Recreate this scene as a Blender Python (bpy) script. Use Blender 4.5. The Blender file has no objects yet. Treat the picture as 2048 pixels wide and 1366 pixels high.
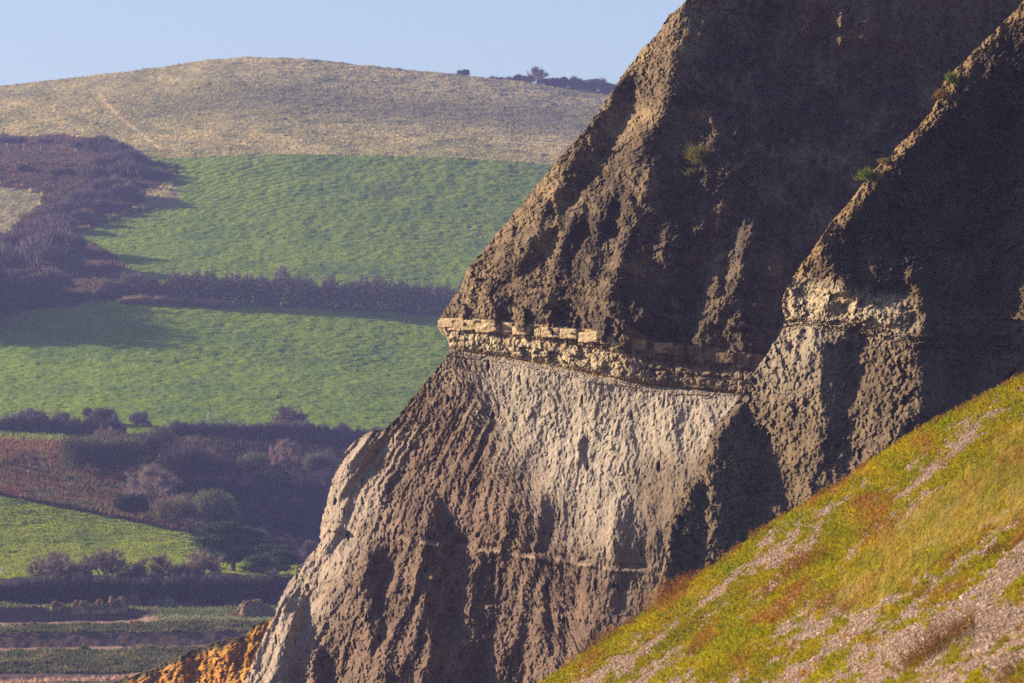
import bpy, math, random
import numpy as np
from mathutils import Vector

# ------------------------------------------------------------------ camera, world, sun, exposure
SC = bpy.context.scene
COL = SC.collection
R = math.radians
HFOV = R(10.0)
PITCH = math.atan(math.tan(HFOV / 2) * (1150 - 683) / 1024.0)     # horizon 467 px below the picture's middle
CAMZ = 30.0
cam_data = bpy.data.cameras.new("camera")
cam_data.sensor_width = 36.0
cam_data.lens = 18.0 / math.tan(HFOV / 2)
cam_data.dof.use_dof = True            # long lens focused on the cliff: bank and hills go slightly soft
cam_data.dof.focus_distance = 218.0
cam_data.dof.aperture_fstop = 4.5
cam_data.clip_start = 1.0
cam_data.clip_end = 12000.0
cam = bpy.data.objects.new("camera", cam_data)
cam.location = (0, 0, CAMZ)
cam.rotation_euler = (R(90) + PITCH, 0, 0)
COL.objects.link(cam)
SC.camera = cam

SUN_EL, SUN_AZ = R(19.0), R(24.0)          # azimuth: degrees behind the picture plane, from the left
S = np.array([-math.cos(SUN_AZ) * math.cos(SUN_EL), math.sin(SUN_AZ) * math.cos(SUN_EL), math.sin(SUN_EL)])
world = bpy.data.worlds.new("World")
SC.world = world
world.use_nodes = True
wt = world.node_tree
bg = wt.nodes["Background"]
sky = wt.nodes.new("ShaderNodeTexSky")
sky.sky_type = 'NISHITA'
sky.sun_disc = False
sky.sun_elevation = SUN_EL
sky.sun_rotation = math.atan2(S[0], S[1])
sky.altitude = 0
sky.air_density = 1.0
sky.dust_density = 0.6
sky.ozone_density = 6.0
tint = wt.nodes.new("ShaderNodeVectorMath")
tint.operation = 'MULTIPLY'
tint.inputs[1].default_value = (1.32, 1.02, 0.92)
wt.links.new(sky.outputs[0], tint.inputs[0])
wt.links.new(tint.outputs[0], bg.inputs[0])
bg.inputs[1].default_value = 0.073

sun_data = bpy.data.lights.new("sun", 'SUN')
sun_data.energy = 5.0
sun_data.angle = R(0.5)
sun_data.color = (1.0, 0.82, 0.58)
sun = bpy.data.objects.new("sun", sun_data)
sun.rotation_euler = Vector((-S).tolist()).to_track_quat('-Z', 'Y').to_euler()
COL.objects.link(sun)
SC.view_settings.view_transform = 'Standard'
SC.view_settings.look = 'None'
SC.view_settings.gamma = 1.0
SC.view_settings.exposure = 1.3
SC.cycles.max_bounces = 6
SC.cycles.diffuse_bounces = 3
SC.cycles.volume_bounces = 0
SC.cycles.use_denoising = False

# ------------------------------------------------------------------ helpers
K = math.tan(HFOV / 2) / 1024.0
CP, SP = math.cos(PITCH), math.sin(PITCH)


def P(u, v, d):
    """Point at world depth d on the sight line through (u, v) of a 2048 x 1366 frame."""
    u, v, d = np.broadcast_arrays(np.asarray(u, float), np.asarray(v, float), np.asarray(d, float))
    X = (u - 1024) * K
    Z = -(v - 683) * K
    dy = CP - Z * SP
    dz = SP + Z * CP
    return np.stack([X / dy * d, d, CAMZ + dz / dy * d], -1)


def _hash(ix, iy, seed):
    h = (ix.astype(np.int64) * 374761393 + iy.astype(np.int64) * 668265263 + seed * 1442695041) & 0xFFFFFFFF
    h = ((h ^ (h >> 13)) * 1274126177) & 0xFFFFFFFF
    h = ((h ^ (h >> 16)) * 2246822519) & 0xFFFFFFFF
    return (h ^ (h >> 15)) & 0xFFFFFFFF


def pn(x, y, seed=0):
    """2-D gradient noise, about -1..1."""
    ix, iy = np.floor(x), np.floor(y)
    fx, fy = x - ix, y - iy
    ix, iy = ix.astype(np.int64), iy.astype(np.int64)

    def g(dx, dy):
        a = _hash(ix + dx, iy + dy, seed) * (2 * math.pi / 4294967296.0)
        return np.cos(a) * (fx - dx) + np.sin(a) * (fy - dy)
    sx = fx * fx * fx * (fx * (fx * 6 - 15) + 10)
    sy = fy * fy * fy * (fy * (fy * 6 - 15) + 10)
    a = g(0, 0) * (1 - sx) + g(1, 0) * sx
    b = g(0, 1) * (1 - sx) + g(1, 1) * sx
    return (a * (1 - sy) + b * sy) * 1.5


def fbm(x, y, oct=4, seed=0, gain=0.5):
    t, a, n = 0, 1.0, 0
    for i in range(oct):
        t = t + a * pn(x * 2.03 ** i + 7.3 * i, y * 2.03 ** i - 3.1 * i, seed + i)
        n += a
        a *= gain
    return t / n


def ridged(x, y, oct=3, seed=0):
    t, a, n = 0, 1.0, 0
    for i in range(oct):
        t = t + a * (1 - 2 * np.abs(pn(x * 2.1 ** i, y * 2.1 ** i, seed + i)))
        n += a
        a *= 0.5
    return t / n


def worley(x, y, seed=0):
    """Distance to the nearest and second nearest cell point, and a random id per cell."""
    ix, iy = np.floor(x).astype(np.int64), np.floor(y).astype(np.int64)
    d1 = np.full(x.shape, 9.0)
    d2 = np.full(x.shape, 9.0)
    idn = np.zeros(x.shape)
    for dx in (-1, 0, 1):
        for dy in (-1, 0, 1):
            h = _hash(ix + dx, iy + dy, seed)
            px = ix + dx + (h & 0xFFFF) / 65536.0
            py = iy + dy + (h >> 16) / 65536.0
            d = np.hypot(px - x, py - y)
            near = d < d1
            d2 = np.where(near, d1, np.minimum(d2, d))
            idn = np.where(near, (_hash(ix + dx, iy + dy, seed + 99) & 0xFFFF) / 65536.0, idn)
            d1 = np.where(near, d, d1)
    return d1, d2, idn


def chips(x, y, seed, tilt):
    """Broken facets: every cell has its own level (-0.5..0.5) and its own tilt."""
    ix, iy = np.floor(x).astype(np.int64), np.floor(y).astype(np.int64)
    d1 = np.full(x.shape, 9.0)
    out = np.zeros(x.shape)
    for dx in (-1, 0, 1):
        for dy in (-1, 0, 1):
            h = _hash(ix + dx, iy + dy, seed)
            ex = x - (ix + dx + (h & 0xFFFF) / 65536.0)
            ey = y - (iy + dy + (h >> 16) / 65536.0)
            d = ex * ex + ey * ey
            h2 = _hash(ix + dx, iy + dy, seed + 57)
            val = (h2 & 0x3FF) / 1023.0 - 0.5 + tilt * (((h2 >> 10) & 0x3FF) / 511.5 - 1) * ex + tilt * (((h2 >> 20) & 0x3FF) / 511.5 - 1) * ey
            near = d < d1
            out = np.where(near, val, out)
            d1 = np.where(near, d, d1)
    return out


def inside(u, v, poly):
    r = np.zeros(u.shape, bool)
    n = len(poly)
    for i in range(n):
        x0, y0 = poly[i]
        x1, y1 = poly[(i + 1) % n]
        if y0 == y1:
            continue
        c = ((y0 > v) != (y1 > v)) & (u < (x1 - x0) * (v - y0) / (y1 - y0) + x0)
        r ^= c
    return r


def blur(a, s):
    if s <= 0:
        return a
    r = int(3 * s) + 1
    k = np.exp(-0.5 * (np.arange(-r, r + 1) / s) ** 2)
    k /= k.sum()
    p = np.pad(a, r, mode='edge')
    p = np.apply_along_axis(lambda m: np.convolve(m, k, 'valid'), 0, p)
    return np.apply_along_axis(lambda m: np.convolve(m, k, 'valid'), 1, p)


def line(pts):
    xs = [p[0] for p in pts]
    ys = [p[1] for p in pts]
    return lambda t: np.interp(t, xs, ys)


def sstep(a, b, x):
    t = np.clip((x - a) / (b - a), 0, 1)
    return t * t * (3 - 2 * t)


def mix(a, b, t):
    return a + (np.asarray(b, float) - a) * np.asarray(t)[..., None]


def obj(name, V, F, mat, parent=None, col=None, smooth=False):
    V = np.asarray(V, np.float32).reshape(-1, 3)
    Fs = [np.atleast_2d(np.asarray(f, np.int32)) for f in (F if isinstance(F, list) else [F]) if len(f)]
    me = bpy.data.meshes.new(name)
    me.vertices.add(len(V))
    me.vertices.foreach_set("co", V.ravel())
    loops = np.concatenate([f.ravel() for f in Fs])
    tot = np.concatenate([np.full(len(f), f.shape[1], np.int32) for f in Fs])
    me.loops.add(len(loops))
    me.loops.foreach_set("vertex_index", loops)
    me.polygons.add(len(tot))
    start = np.concatenate([[0], np.cumsum(tot)[:-1]]).astype(np.int32)
    me.polygons.foreach_set("loop_start", start)
    me.polygons.foreach_set("loop_total", tot)
    if smooth:
        me.polygons.foreach_set("use_smooth", np.ones(len(tot), bool))
    if col is not None:
        c = np.ones((len(V), 4), np.float32)
        c[:, :3] = np.clip(np.broadcast_to(np.asarray(col, np.float32).reshape(-1, 3), (len(V), 3)), 0, 1)
        at = me.color_attributes.new("Col", 'FLOAT_COLOR', 'POINT')
        at.data.foreach_set("color", c.ravel())
    me.update(calc_edges=True)
    me.materials.append(mat)
    o = bpy.data.objects.new(name, me)
    COL.objects.link(o)
    if parent:
        o.parent = parent
    return o


def tag(o, label, cat, group=None, kind=None):
    o["label"] = label
    o["category"] = cat
    if group:
        o["group"] = group
    if kind:
        o["kind"] = kind
    return o


def thing(name, label, cat, loc, group=None, rz=0.0, scale=(1, 1, 1)):
    o = bpy.data.objects.new(name, None)
    COL.objects.link(o)
    o.location = [float(c) for c in loc]
    o.rotation_euler = (0, 0, rz)
    o.scale = scale
    o.empty_display_size = 0.3
    return tag(o, label, cat, group)


def gridfaces(nr, nc, flip=False):
    i = np.arange(nr - 1)[:, None] * nc + np.arange(nc - 1)[None]
    q = np.stack([i, i + nc, i + nc + 1, i + 1], -1).reshape(-1, 4)
    return q[:, ::-1] if flip else q


def blades(B, D, L, W, rng):
    """One thin triangle per base point B, along D."""
    n = len(B)
    s = np.cross(D, rng.normal(size=(n, 3)))
    s /= np.linalg.norm(s, axis=1, keepdims=True) + 1e-9
    h = s * (np.asarray(W) / 2)[:, None]
    V = np.stack([B - h, B + h, B + D * np.asarray(L)[:, None]], 1).reshape(-1, 3)
    return V, np.arange(3 * n).reshape(-1, 3)


def leaves(C, size, rng):
    """One randomly turned quad per centre."""
    n = len(C)
    a = rng.normal(size=(n, 3))
    a /= np.linalg.norm(a, axis=1, keepdims=True)
    b = np.cross(a, rng.normal(size=(n, 3)))
    b /= np.linalg.norm(b, axis=1, keepdims=True)
    a = a * (size / 2)[:, None]
    b = b * (size / 3)[:, None]
    V = np.stack([C - a, C - b, C + a, C + b], 1).reshape(-1, 3)
    return V, np.arange(4 * n).reshape(-1, 4)


def tube(path, rad, sides=5):
    path = np.asarray(path, float)
    n = len(path)
    t = np.gradient(path, axis=0)
    t /= np.linalg.norm(t, axis=1, keepdims=True) + 1e-9
    ref = np.array([0.31, 0.93, 0.17])
    a = np.cross(t, ref)
    a /= np.linalg.norm(a, axis=1, keepdims=True) + 1e-9
    b = np.cross(t, a)
    ang = np.arange(sides) * 2 * math.pi / sides
    V = path[:, None] + np.asarray(rad)[:, None, None] * (a[:, None] * np.cos(ang)[None, :, None] + b[:, None] * np.sin(ang)[None, :, None])
    i = np.arange(n - 1)[:, None] * sides
    j = np.arange(sides)[None]
    k = (j + 1) % sides
    F = np.stack([i + j, i + k, i + sides + k, i + sides + j], -1).reshape(-1, 4)
    return V.reshape(-1, 3), F


def join(parts):
    Vs, Fs, o = [], [], 0
    for V, F in parts:
        Vs.append(V)
        Fs.append(np.asarray(F) + o)
        o += len(V)
    return np.concatenate(Vs), np.concatenate(Fs)


# ------------------------------------------------------------------ materials
def new_mat(name):
    m = bpy.data.materials.new(name)
    m.use_nodes = True
    nt = m.node_tree
    return m, nt, nt.nodes["Principled BSDF"], nt.nodes, nt.links


def mottled(nt, sc, lo, hi, detail=6.0, rough=0.65):
    """Attribute colour times a 3-D noise between lo and hi."""
    N, L = nt.nodes, nt.links
    at = N.new("ShaderNodeAttribute")
    at.attribute_name = "Col"
    tc = N.new("ShaderNodeTexCoord")
    no = N.new("ShaderNodeTexNoise")
    no.inputs["Scale"].default_value = sc
    no.inputs["Detail"].default_value = detail
    no.inputs["Roughness"].default_value = rough
    L.new(tc.outputs["Object"], no.inputs["Vector"])
    mr = N.new("ShaderNodeMapRange")
    mr.inputs["From Min"].default_value = 0.3
    mr.inputs["From Max"].default_value = 0.7
    mr.inputs["To Min"].default_value = lo
    mr.inputs["To Max"].default_value = hi
    L.new(no.outputs["Fac"], mr.inputs["Value"])
    mu = N.new("ShaderNodeVectorMath")
    mu.operation = 'SCALE'
    L.new(at.outputs["Color"], mu.inputs[0])
    L.new(mr.outputs[0], mu.inputs["Scale"])
    return mu.outputs[0], no, tc


def rock_mat(name, sc, bump, dist):
    m, nt, bsdf, N, L = new_mat(name)
    c, no, tc = mottled(nt, sc, 0.68, 1.32, 8.0, 0.72)
    L.new(c, bsdf.inputs["Base Color"])
    bsdf.inputs["Roughness"].default_value = 1.0
    bsdf.inputs["Specular IOR Level"].default_value = 0.1
    n2 = N.new("ShaderNodeTexNoise")
    n2.inputs["Scale"].default_value = sc * 4
    n2.inputs["Detail"].default_value = 5
    n2.inputs["Roughness"].default_value = 0.7
    L.new(tc.outputs["Object"], n2.inputs["Vector"])
    bu = N.new("ShaderNodeBump")
    bu.inputs["Strength"].default_value = bump
    bu.inputs["Distance"].default_value = dist
    L.new(n2.outputs["Fac"], bu.inputs["Height"])
    L.new(bu.outputs[0], bsdf.inputs["Normal"])
    return m


def leaf_mat(name, transl=0.45, sc=0.6, lo=0.75, hi=1.25, tint=True):
    m, nt, bsdf, N, L = new_mat(name)
    c, no, tc = mottled(nt, sc, lo, hi, 3.0)
    if tint:
        oi = N.new("ShaderNodeObjectInfo")
        mm = N.new("ShaderNodeVectorMath")
        mm.operation = 'MULTIPLY'
        L.new(c, mm.inputs[0])
        L.new(oi.outputs["Color"], mm.inputs[1])
        c = mm.outputs[0]
    L.new(c, bsdf.inputs["Base Color"])
    bsdf.inputs["Roughness"].default_value = 0.8
    bsdf.inputs["Specular IOR Level"].default_value = 0.15
    tr = N.new("ShaderNodeBsdfTranslucent")
    L.new(c, tr.inputs["Color"])
    mx = N.new("ShaderNodeMixShader")
    mx.inputs[0].default_value = transl
    L.new(bsdf.outputs[0], mx.inputs[1])
    L.new(tr.outputs[0], mx.inputs[2])
    L.new(mx.outputs[0], N["Material Output"].inputs["Surface"])
    return m


M_ROCK = rock_mat("crumbling_rock", 3.5, 0.9, 0.07)
M_LEDGE = rock_mat("limestone", 2.0, 0.5, 0.04)
M_SOIL = rock_mat("soil_ground", 0.8, 0.5, 0.15)
M_STONE = rock_mat("shingle_stone", 12.0, 0.2, 0.01)
M_GRASS = leaf_mat("grass_blades", 0.5, 0.15, 0.8, 1.2)
M_TWIG = leaf_mat("bare_twigs", 0.15, 0.8, 0.7, 1.3)
M_LEAF = leaf_mat("evergreen_leaves", 0.3, 0.8, 0.6, 1.35)
M_BARK = rock_mat("bark", 3.0, 0.5, 0.02)
M_WOOD = rock_mat("weathered_wood", 3.0, 0.4, 0.01)

# ------------------------------------------------------------------ far terrain: control lines (u -> v) with their distance
SKY_PTS = [(-300, 196), (0, 172), (150, 155), (300, 138), (400, 122), (460, 116), (510, 114.5), (560, 115.5), (620, 119), (750, 133), (900, 148),
           (1000, 158), (1100, 170), (1200, 184), (1300, 198), (1450, 222)]
sk = line(SKY_PTS)
cst = lambda c: (lambda u: np.full(np.shape(u), float(c)))
off = lambda f, c: (lambda u: f(u) + c)
L2 = line([(-300, 338), (0, 332), (200, 325), (350, 317), (450, 312), (600, 308), (800, 312), (1000, 321), (1100, 329), (1400, 350)])
L3 = line([(-300, 645), (0, 622), (200, 600), (250, 601), (500, 612), (700, 619), (880, 632), (1450, 668)])
L4 = line([(-300, 860), (0, 869), (150, 874), (300, 874), (500, 878), (700, 890), (900, 902), (1450, 930)])
L5 = line([(-300, 930), (0, 990), (100, 1010), (200, 1030), (300, 1050), (380, 1068), (410, 1082), (440, 1098), (520, 1118), (700, 1138), (1450, 1150)])
LINES = [
    (off(sk, 60), cst(2000)), (off(sk, 3), cst(1730)), (sk, cst(1700)), (off(sk, 45), cst(1590)),
    (lambda u: sk(u) * 0.46 + L2(u) * 0.54, cst(1500)), (L2, cst(1330)),                                  # 5: top of the upper field
    (lambda u: L2(u) * 0.45 + L3(u) * 0.55, cst(1230)), (L3, cst(1120)),                                   # 7: hedge line
    (lambda u: L3(u) * 0.55 + L4(u) * 0.45, cst(1050)), (L4, cst(930)),                                    # 9: lower hedge line
    (lambda u: L4(u) * 0.72 + L5(u) * 0.28, line([(0, 880), (350, 890), (500, 905)])),
    (lambda u: L4(u) * 0.2 + L5(u) * 0.8, line([(0, 830), (350, 838), (500, 862)])),
    (L5, cst(800)),                                                                                        # 12: top of the near field
    (line([(-300, 1162), (200, 1152), (420, 1144), (700, 1162), (1450, 1180)]), cst(728)),                 # 13: front hedge line
    (cst(1206), cst(716)),
    (line([(0, 1214), (200, 1214), (300, 1222), (1450, 1226)]), cst(702)),                                 # 15: lip of the first bank
    (line([(-300, 1249), (0, 1246), (200, 1243), (262, 1240), (330, 1232), (450, 1236), (1450, 1240)]), line([(262, 700), (330, 694)])),
    (line([(-300, 1256), (0, 1253), (200, 1249), (262, 1247), (330, 1244), (1450, 1246)]), cst(684)),      # 17: below the first track
    (line([(-300, 1270), (0, 1267), (300, 1264), (1450, 1268)]), cst(674)),                                # 18: lip of the second bank
    (line([(-300, 1299), (0, 1297), (200, 1295), (420, 1292), (1450, 1290)]), cst(671)),
    (line([(-300, 1306), (0, 1303), (200, 1300), (420, 1296), (1450, 1294)]), cst(660)),                   # 20: below the second track
    (cst(1326), cst(640)), (cst(1346), cst(634)), (line([(-300, 1366), (0, 1363), (200, 1357), (300, 1350), (1450, 1340)]), cst(628)),
    (line([(-300, 1372), (0, 1369), (200, 1362), (300, 1354), (1450, 1345)]), cst(618)),
    (cst(1560), cst(520)), (cst(1900), cst(430)),
]
ROWS = [3, 5, 90, 80, 150, 110, 120, 80, 120, 50, 50, 40, 100, 14, 14, 14, 16, 12, 12, 12, 24, 12, 6, 10, 40, 8]
UC = np.concatenate([np.arange(-1500, -300, 10.0), np.arange(-300, 1440, 2.7), np.arange(1440, 3000, 10.0)])


def zrough(x, y):
    a = np.interp(y, [600, 700, 800, 900, 1300, 1360, 1700], [0.25, 0.2, 0.22, 0.3, 0.3, 0.6, 0.6])
    b = np.interp(y, [600, 720, 730, 800, 930, 1330, 1360, 1700], [0.24, 0.24, 0.25, 0.25, 0.31, 0.34, 0.40, 0.40])
    return a * fbm(x / 9.0, y / 14.0, 3, 11) + b * fbm(x / 2.3, y / 2.6, 3, 31, 0.6)


def seg_pos(k, u, t):
    """Point at fraction t of segment k (between lines k and k+1)."""
    va, vb = LINES[k][0](u), LINES[k + 1][0](u)
    da, db = LINES[k][1](u), LINES[k + 1][1](u)
    v = va + (vb - va) * t
    d = da + (db - da) * t
    p = P(u, v, d)
    p[..., 2] += zrough(p[..., 0], p[..., 1])
    return p, v


def ground_at(u, v):
    """Point of the terrain seen at (u, v)."""
    u1 = np.array([float(u)])
    vs = np.array([float(f(u1)[0]) for f, _ in LINES[2:]])
    ds = np.array([float(g(u1)[0]) for _, g in LINES[2:]])
    d = float(np.interp(v, vs, ds))
    p = P(float(u), float(v), d)
    p[2] += float(zrough(p[None, 0], p[None, 1])[0])
    return p


BRACKEN = [(-320, 258), (0, 270), (60, 276), (120, 270), (180, 280), (255, 292), (285, 318), (330, 330), (350, 345), (340, 385), (350, 400), (290, 420),
           (230, 440), (160, 465), (130, 474), (190, 490), (255, 535), (200, 575), (170, 610), (-320, 660)]
MEADOW = [(-320, 368), (0, 372), (50, 377), (85, 390), (80, 408), (40, 440), (10, 470), (-320, 500)]
PALE = [(285, 392), (330, 370), (356, 368), (360, 398), (330, 412), (270, 420), (180, 452), (140, 470), (165, 462), (220, 432), (290, 410)]
PATH = line([(150, 318), (175, 345), (120, 400), (60, 450)])


def far_colour(u, v, k):
    """Ground and grass colour by what grows there, plus a shade band painted on the hill."""
    n1 = fbm(u / 60, v / 14, 4, 3)
    n2 = fbm(u / 9, v / 2.5, 3, 5)
    n3 = fbm(u / 170, v / 50, 3, 8)
    straw, olive, green = (0.52, 0.42, 0.18), (0.175, 0.19, 0.055), (0.150, 0.27, 0.008)
    if k <= 4:
        c = mix(np.broadcast_to(olive, u.shape + (3,)), straw, np.clip(0.55 + 0.7 * n1 + 0.6 * n2 + 0.5 * n3, 0, 1))
        hill_shade = np.exp(-((v - (sk(u) * 0.55 + L2(u) * 0.45)) / 30) ** 2) * sstep(120, 420, u) * np.clip(0.7 + n1, 0, 1)
        c = mix(c, (0.115, 0.125, 0.065), 0.8 * hill_shade)  # steeper middle of the hill: its shade painted as a dark band
        trail = np.abs(u - np.interp(v, [185, 215, 250, 300], [198, 218, 258, 325])) / 5
        c = mix(c, (0.66, 0.50, 0.26), np.clip(1.3 - trail, 0, 1) * (v > 180) * (v < 300) * np.clip(0.8 + n2, 0.2, 1))
    elif k <= 8:
        c = mix(np.broadcast_to(green, u.shape + (3,)), (0.285, 0.355, 0.008), np.clip(0.45 + 0.5 * n1 + 0.5 * n2, 0, 1))
        c = mix(c, (0.09, 0.19, 0.03), np.clip(n3 - 0.05, 0, 1) * 0.9)
        c = mix(c, (0.22, 0.20, 0.08), np.clip(-n3 - 0.25 + 0.2 * n2, 0, 1) * 0.8)
        c = mix(c, (0.20, 0.155, 0.085), np.clip(1.2 - np.hypot((u - 235) / 75, (v - 560) / 22) + 0.5 * n1, 0, 1) * 0.7)
        c = mix(c, (0.06, 0.15, 0.03), np.clip(1.6 * fbm(u / 260, v / 40, 3, 14) - 0.1, 0, 1) * 0.6)
        if k <= 6:
            ph = np.hypot((u - 690) * 1.0, (v - 560) * 1.9) / 2.1
            rw = sstep(300, 400, u) * sstep(720, 560, u) * sstep(460, 400, v)
            c = c * (1 + 0.30 * rw * np.sin(ph))[..., None]
    elif k <= 11:
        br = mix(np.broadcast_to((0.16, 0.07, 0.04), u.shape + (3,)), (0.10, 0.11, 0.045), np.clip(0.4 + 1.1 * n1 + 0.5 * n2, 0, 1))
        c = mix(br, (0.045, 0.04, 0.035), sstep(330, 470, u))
        if k == 9:
            c = mix(c, (0.2, 0.24, 0.05), (v < L4(u) + 14) * (u < 150))
            c = mix(c, (0.22, 0.10, 0.05), (v < L4(u) + 40) * (v > L4(u) + 14) * (u < 170) * 0.8)
    elif k == 12:
        c = mix(np.broadcast_to((0.22, 0.30, 0.012), u.shape + (3,)), (0.34, 0.36, 0.015), np.clip(0.5 + 0.6 * n1 + 0.5 * n2, 0, 1))
        c = mix(c, (0.08, 0.15, 0.03), np.clip(n3, 0, 1))
    elif k == 13:
        c = np.broadcast_to((0.05, 0.045, 0.035), u.shape + (3,))
    elif k in (14,):
        c = mix(np.broadcast_to((0.12, 0.15, 0.045), u.shape + (3,)), (0.2, 0.14, 0.09), np.clip(0.3 + n1, 0, 1))
    elif k in (15, 18, 22):
        c = mix(np.broadcast_to((0.12, 0.075, 0.06), u.shape + (3,)), (0.16, 0.10, 0.07), np.clip(0.5 + n2, 0, 1))
        if k == 15:
            c = mix(c, (0.13, 0.16, 0.06), sstep(290, 330, u))
    elif k in (16, 19, 23):
        c = mix(np.broadcast_to((0.44, 0.26, 0.18), u.shape + (3,)), (0.34, 0.2, 0.14), np.clip(0.4 + n2, 0, 1))
        if k == 16:
            c = mix(c, (0.18, 0.2, 0.09), sstep(290, 330, u))
    else:
        c = mix(np.broadcast_to((0.07, 0.085, 0.025), u.shape + (3,)), (0.21, 0.175, 0.09), np.clip(0.15 + 1.2 * n1 + 0.6 * n2, 0, 1))
        c = mix(c, (0.09, 0.065, 0.04), np.clip(1.5 * fbm(u / 30, v / 8, 3, 9) - 0.1, 0, 1))
    c = np.array(c)
    if 3 <= k <= 7:
        uu, vv = u + 9 * pn(u / 14, v / 6, 21), v + 4 * pn(u / 14, v / 6, 22)
        b = inside(uu, vv, BRACKEN)
        brk = mix(np.broadcast_to((0.14, 0.08, 0.05), u.shape + (3,)), (0.075, 0.072, 0.04), np.clip(0.5 + 1.2 * n1 + 0.4 * n2 + sstep(160, 330, u) * 0.4, 0, 1))
        c[b] = brk[b]
        m = inside(uu, vv, MEADOW)
        mc = mix(np.broadcast_to((0.19, 0.19, 0.08), u.shape + (3,)), straw, np.clip(0.5 + n1 + 0.5 * n2, 0, 1))
        c[m] = mc[m]
        m = inside(uu, vv, PALE)
        c[m] = mc[m] * 1.15
    return c


FAR_OBJECTS = [("hill", range(0, 5)), ("upper_field", range(5, 7)), ("lower_field", range(7, 9)), ("scrub_slope", range(9, 12)),
               ("near_field", range(12, 13)), ("terraced_ground", range(13, 26))]
for name, ks in FAR_OBJECTS:
    rows, cols = [], []
    for k in ks:
        ts = np.linspace(0, 1, ROWS[k] + 1)
        for t in (ts if k == ks[-1] else ts[:-1]):
            p, v = seg_pos(k, UC, np.full(UC.shape, t))
            rows.append(p)
            cols.append(far_colour(UC, v, k))
    V = np.stack(rows)
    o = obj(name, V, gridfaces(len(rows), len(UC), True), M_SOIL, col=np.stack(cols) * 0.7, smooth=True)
    o["kind"] = "structure"

g = 2300.0
gr = obj("ground", [(-g, -300, 8), (g, -300, 8), (g, 3200, 8), (-g, 3200, 8)], [[0, 1, 2, 3]], M_SOIL, col=(0.06, 0.052, 0.045))
gr["kind"] = "structure"

# ------------------------------------------------------------------ grass on the far terrain
RNG = np.random.default_rng(7)


def far_grass(name, label, ks_n, h, w, pick=None, umin=-380, umax=1350, fade=0.0, slant=0.35):
    Vs, Cs = [], []
    for k, n in ks_n:
        u = RNG.uniform(umin, umax, n)
        t = RNG.uniform(0, 1, n)
        p, v = seg_pos(k, u, t)
        keep = RNG.uniform(size=n) < np.clip(0.62 + 0.8 * fbm(p[:, 0] / 2.5, p[:, 1] / 2.5, 2, 41) + 0.3 * fbm(p[:, 0] / 12, p[:, 1] / 12, 2, 45), 0.12, 1)
        if pick is not None:
            keep &= pick(u, v)
        u, v, p = u[keep], v[keep], p[keep]
        c = far_colour(u, v, k)
        n = len(u)
        hh = h * RNG.uniform(0.6, 1.3, n) * np.clip(1 + 0.6 * fbm(p[:, 0] / 4, p[:, 1] / 4, 2, 43), 0.4, 1.6)
        for j in range(3):
            b = p + np.c_[RNG.normal(size=(n, 2)) * w * 0.5, np.full(n, -0.05)]
            d = np.c_[RNG.normal(size=(n, 2)) * slant + (0.15, -0.05), np.ones(n)]
            d /= np.linalg.norm(d, axis=1, keepdims=True)
            bv, _ = blades(b, d, hh, np.full(n, w) * RNG.uniform(0.6, 1.2, n), RNG)
            Vs.append(bv)
            Cs.append(np.repeat(c * RNG.uniform(0.75, 1.25, (n, 1)), 3, 0))
    V = np.concatenate(Vs)
    o = obj(name, V, np.arange(len(V)).reshape(-1, 3), M_GRASS, col=np.concatenate(Cs))
    tag(o, label, "grass", kind="stuff")
    return o


far_grass("dry_hill_grass", "dry straw coloured tussock grass covering the rounded hilltop", [(2, 16000), (3, 42000), (4, 60000)], 0.36, 0.45)
far_grass("upper_field_grass", "bright green crop grass on the field below the dry hilltop", [(5, 55000), (6, 48000)], 0.16, 0.34,
          pick=lambda u, v: ~inside(u, v, BRACKEN) | inside(u, v, MEADOW))
far_grass("bracken", "red brown bracken and dead grass on the bank beside the green field", [(4, 16000), (5, 60000), (6, 60000)], 0.8, 0.5, umax=370,
          pick=lambda u, v: inside(u, v, BRACKEN) & ~inside(u, v, MEADOW))
far_grass("lower_field_grass", "green grass on the field between the two dark hedges", [(7, 55000), (8, 45000)], 0.15, 0.3)
far_grass("scrub_slope_bracken", "rust brown bracken and brambles on the slope above the near green field", [(9, 15000), (10, 22000), (11, 18000)], 0.8, 0.4, umax=800)
far_grass("near_field_grass", "yellow green grass on the rounded near field", [(12, 52000)], 0.15, 0.26, umax=800)
far_grass("terrace_grass", "rough grass growing on the terraces between the earth tracks", [(14, 5000), (17, 9000), (20, 9000), (21, 6000), (23, 1500), (24, 3000)], 0.42, 0.35, umax=800)
far_grass("verge_grass", "pale grass at the end of the upper earth track", [(15, 6000), (16, 3500)], 0.35, 0.3, umin=300, umax=800)

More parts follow.
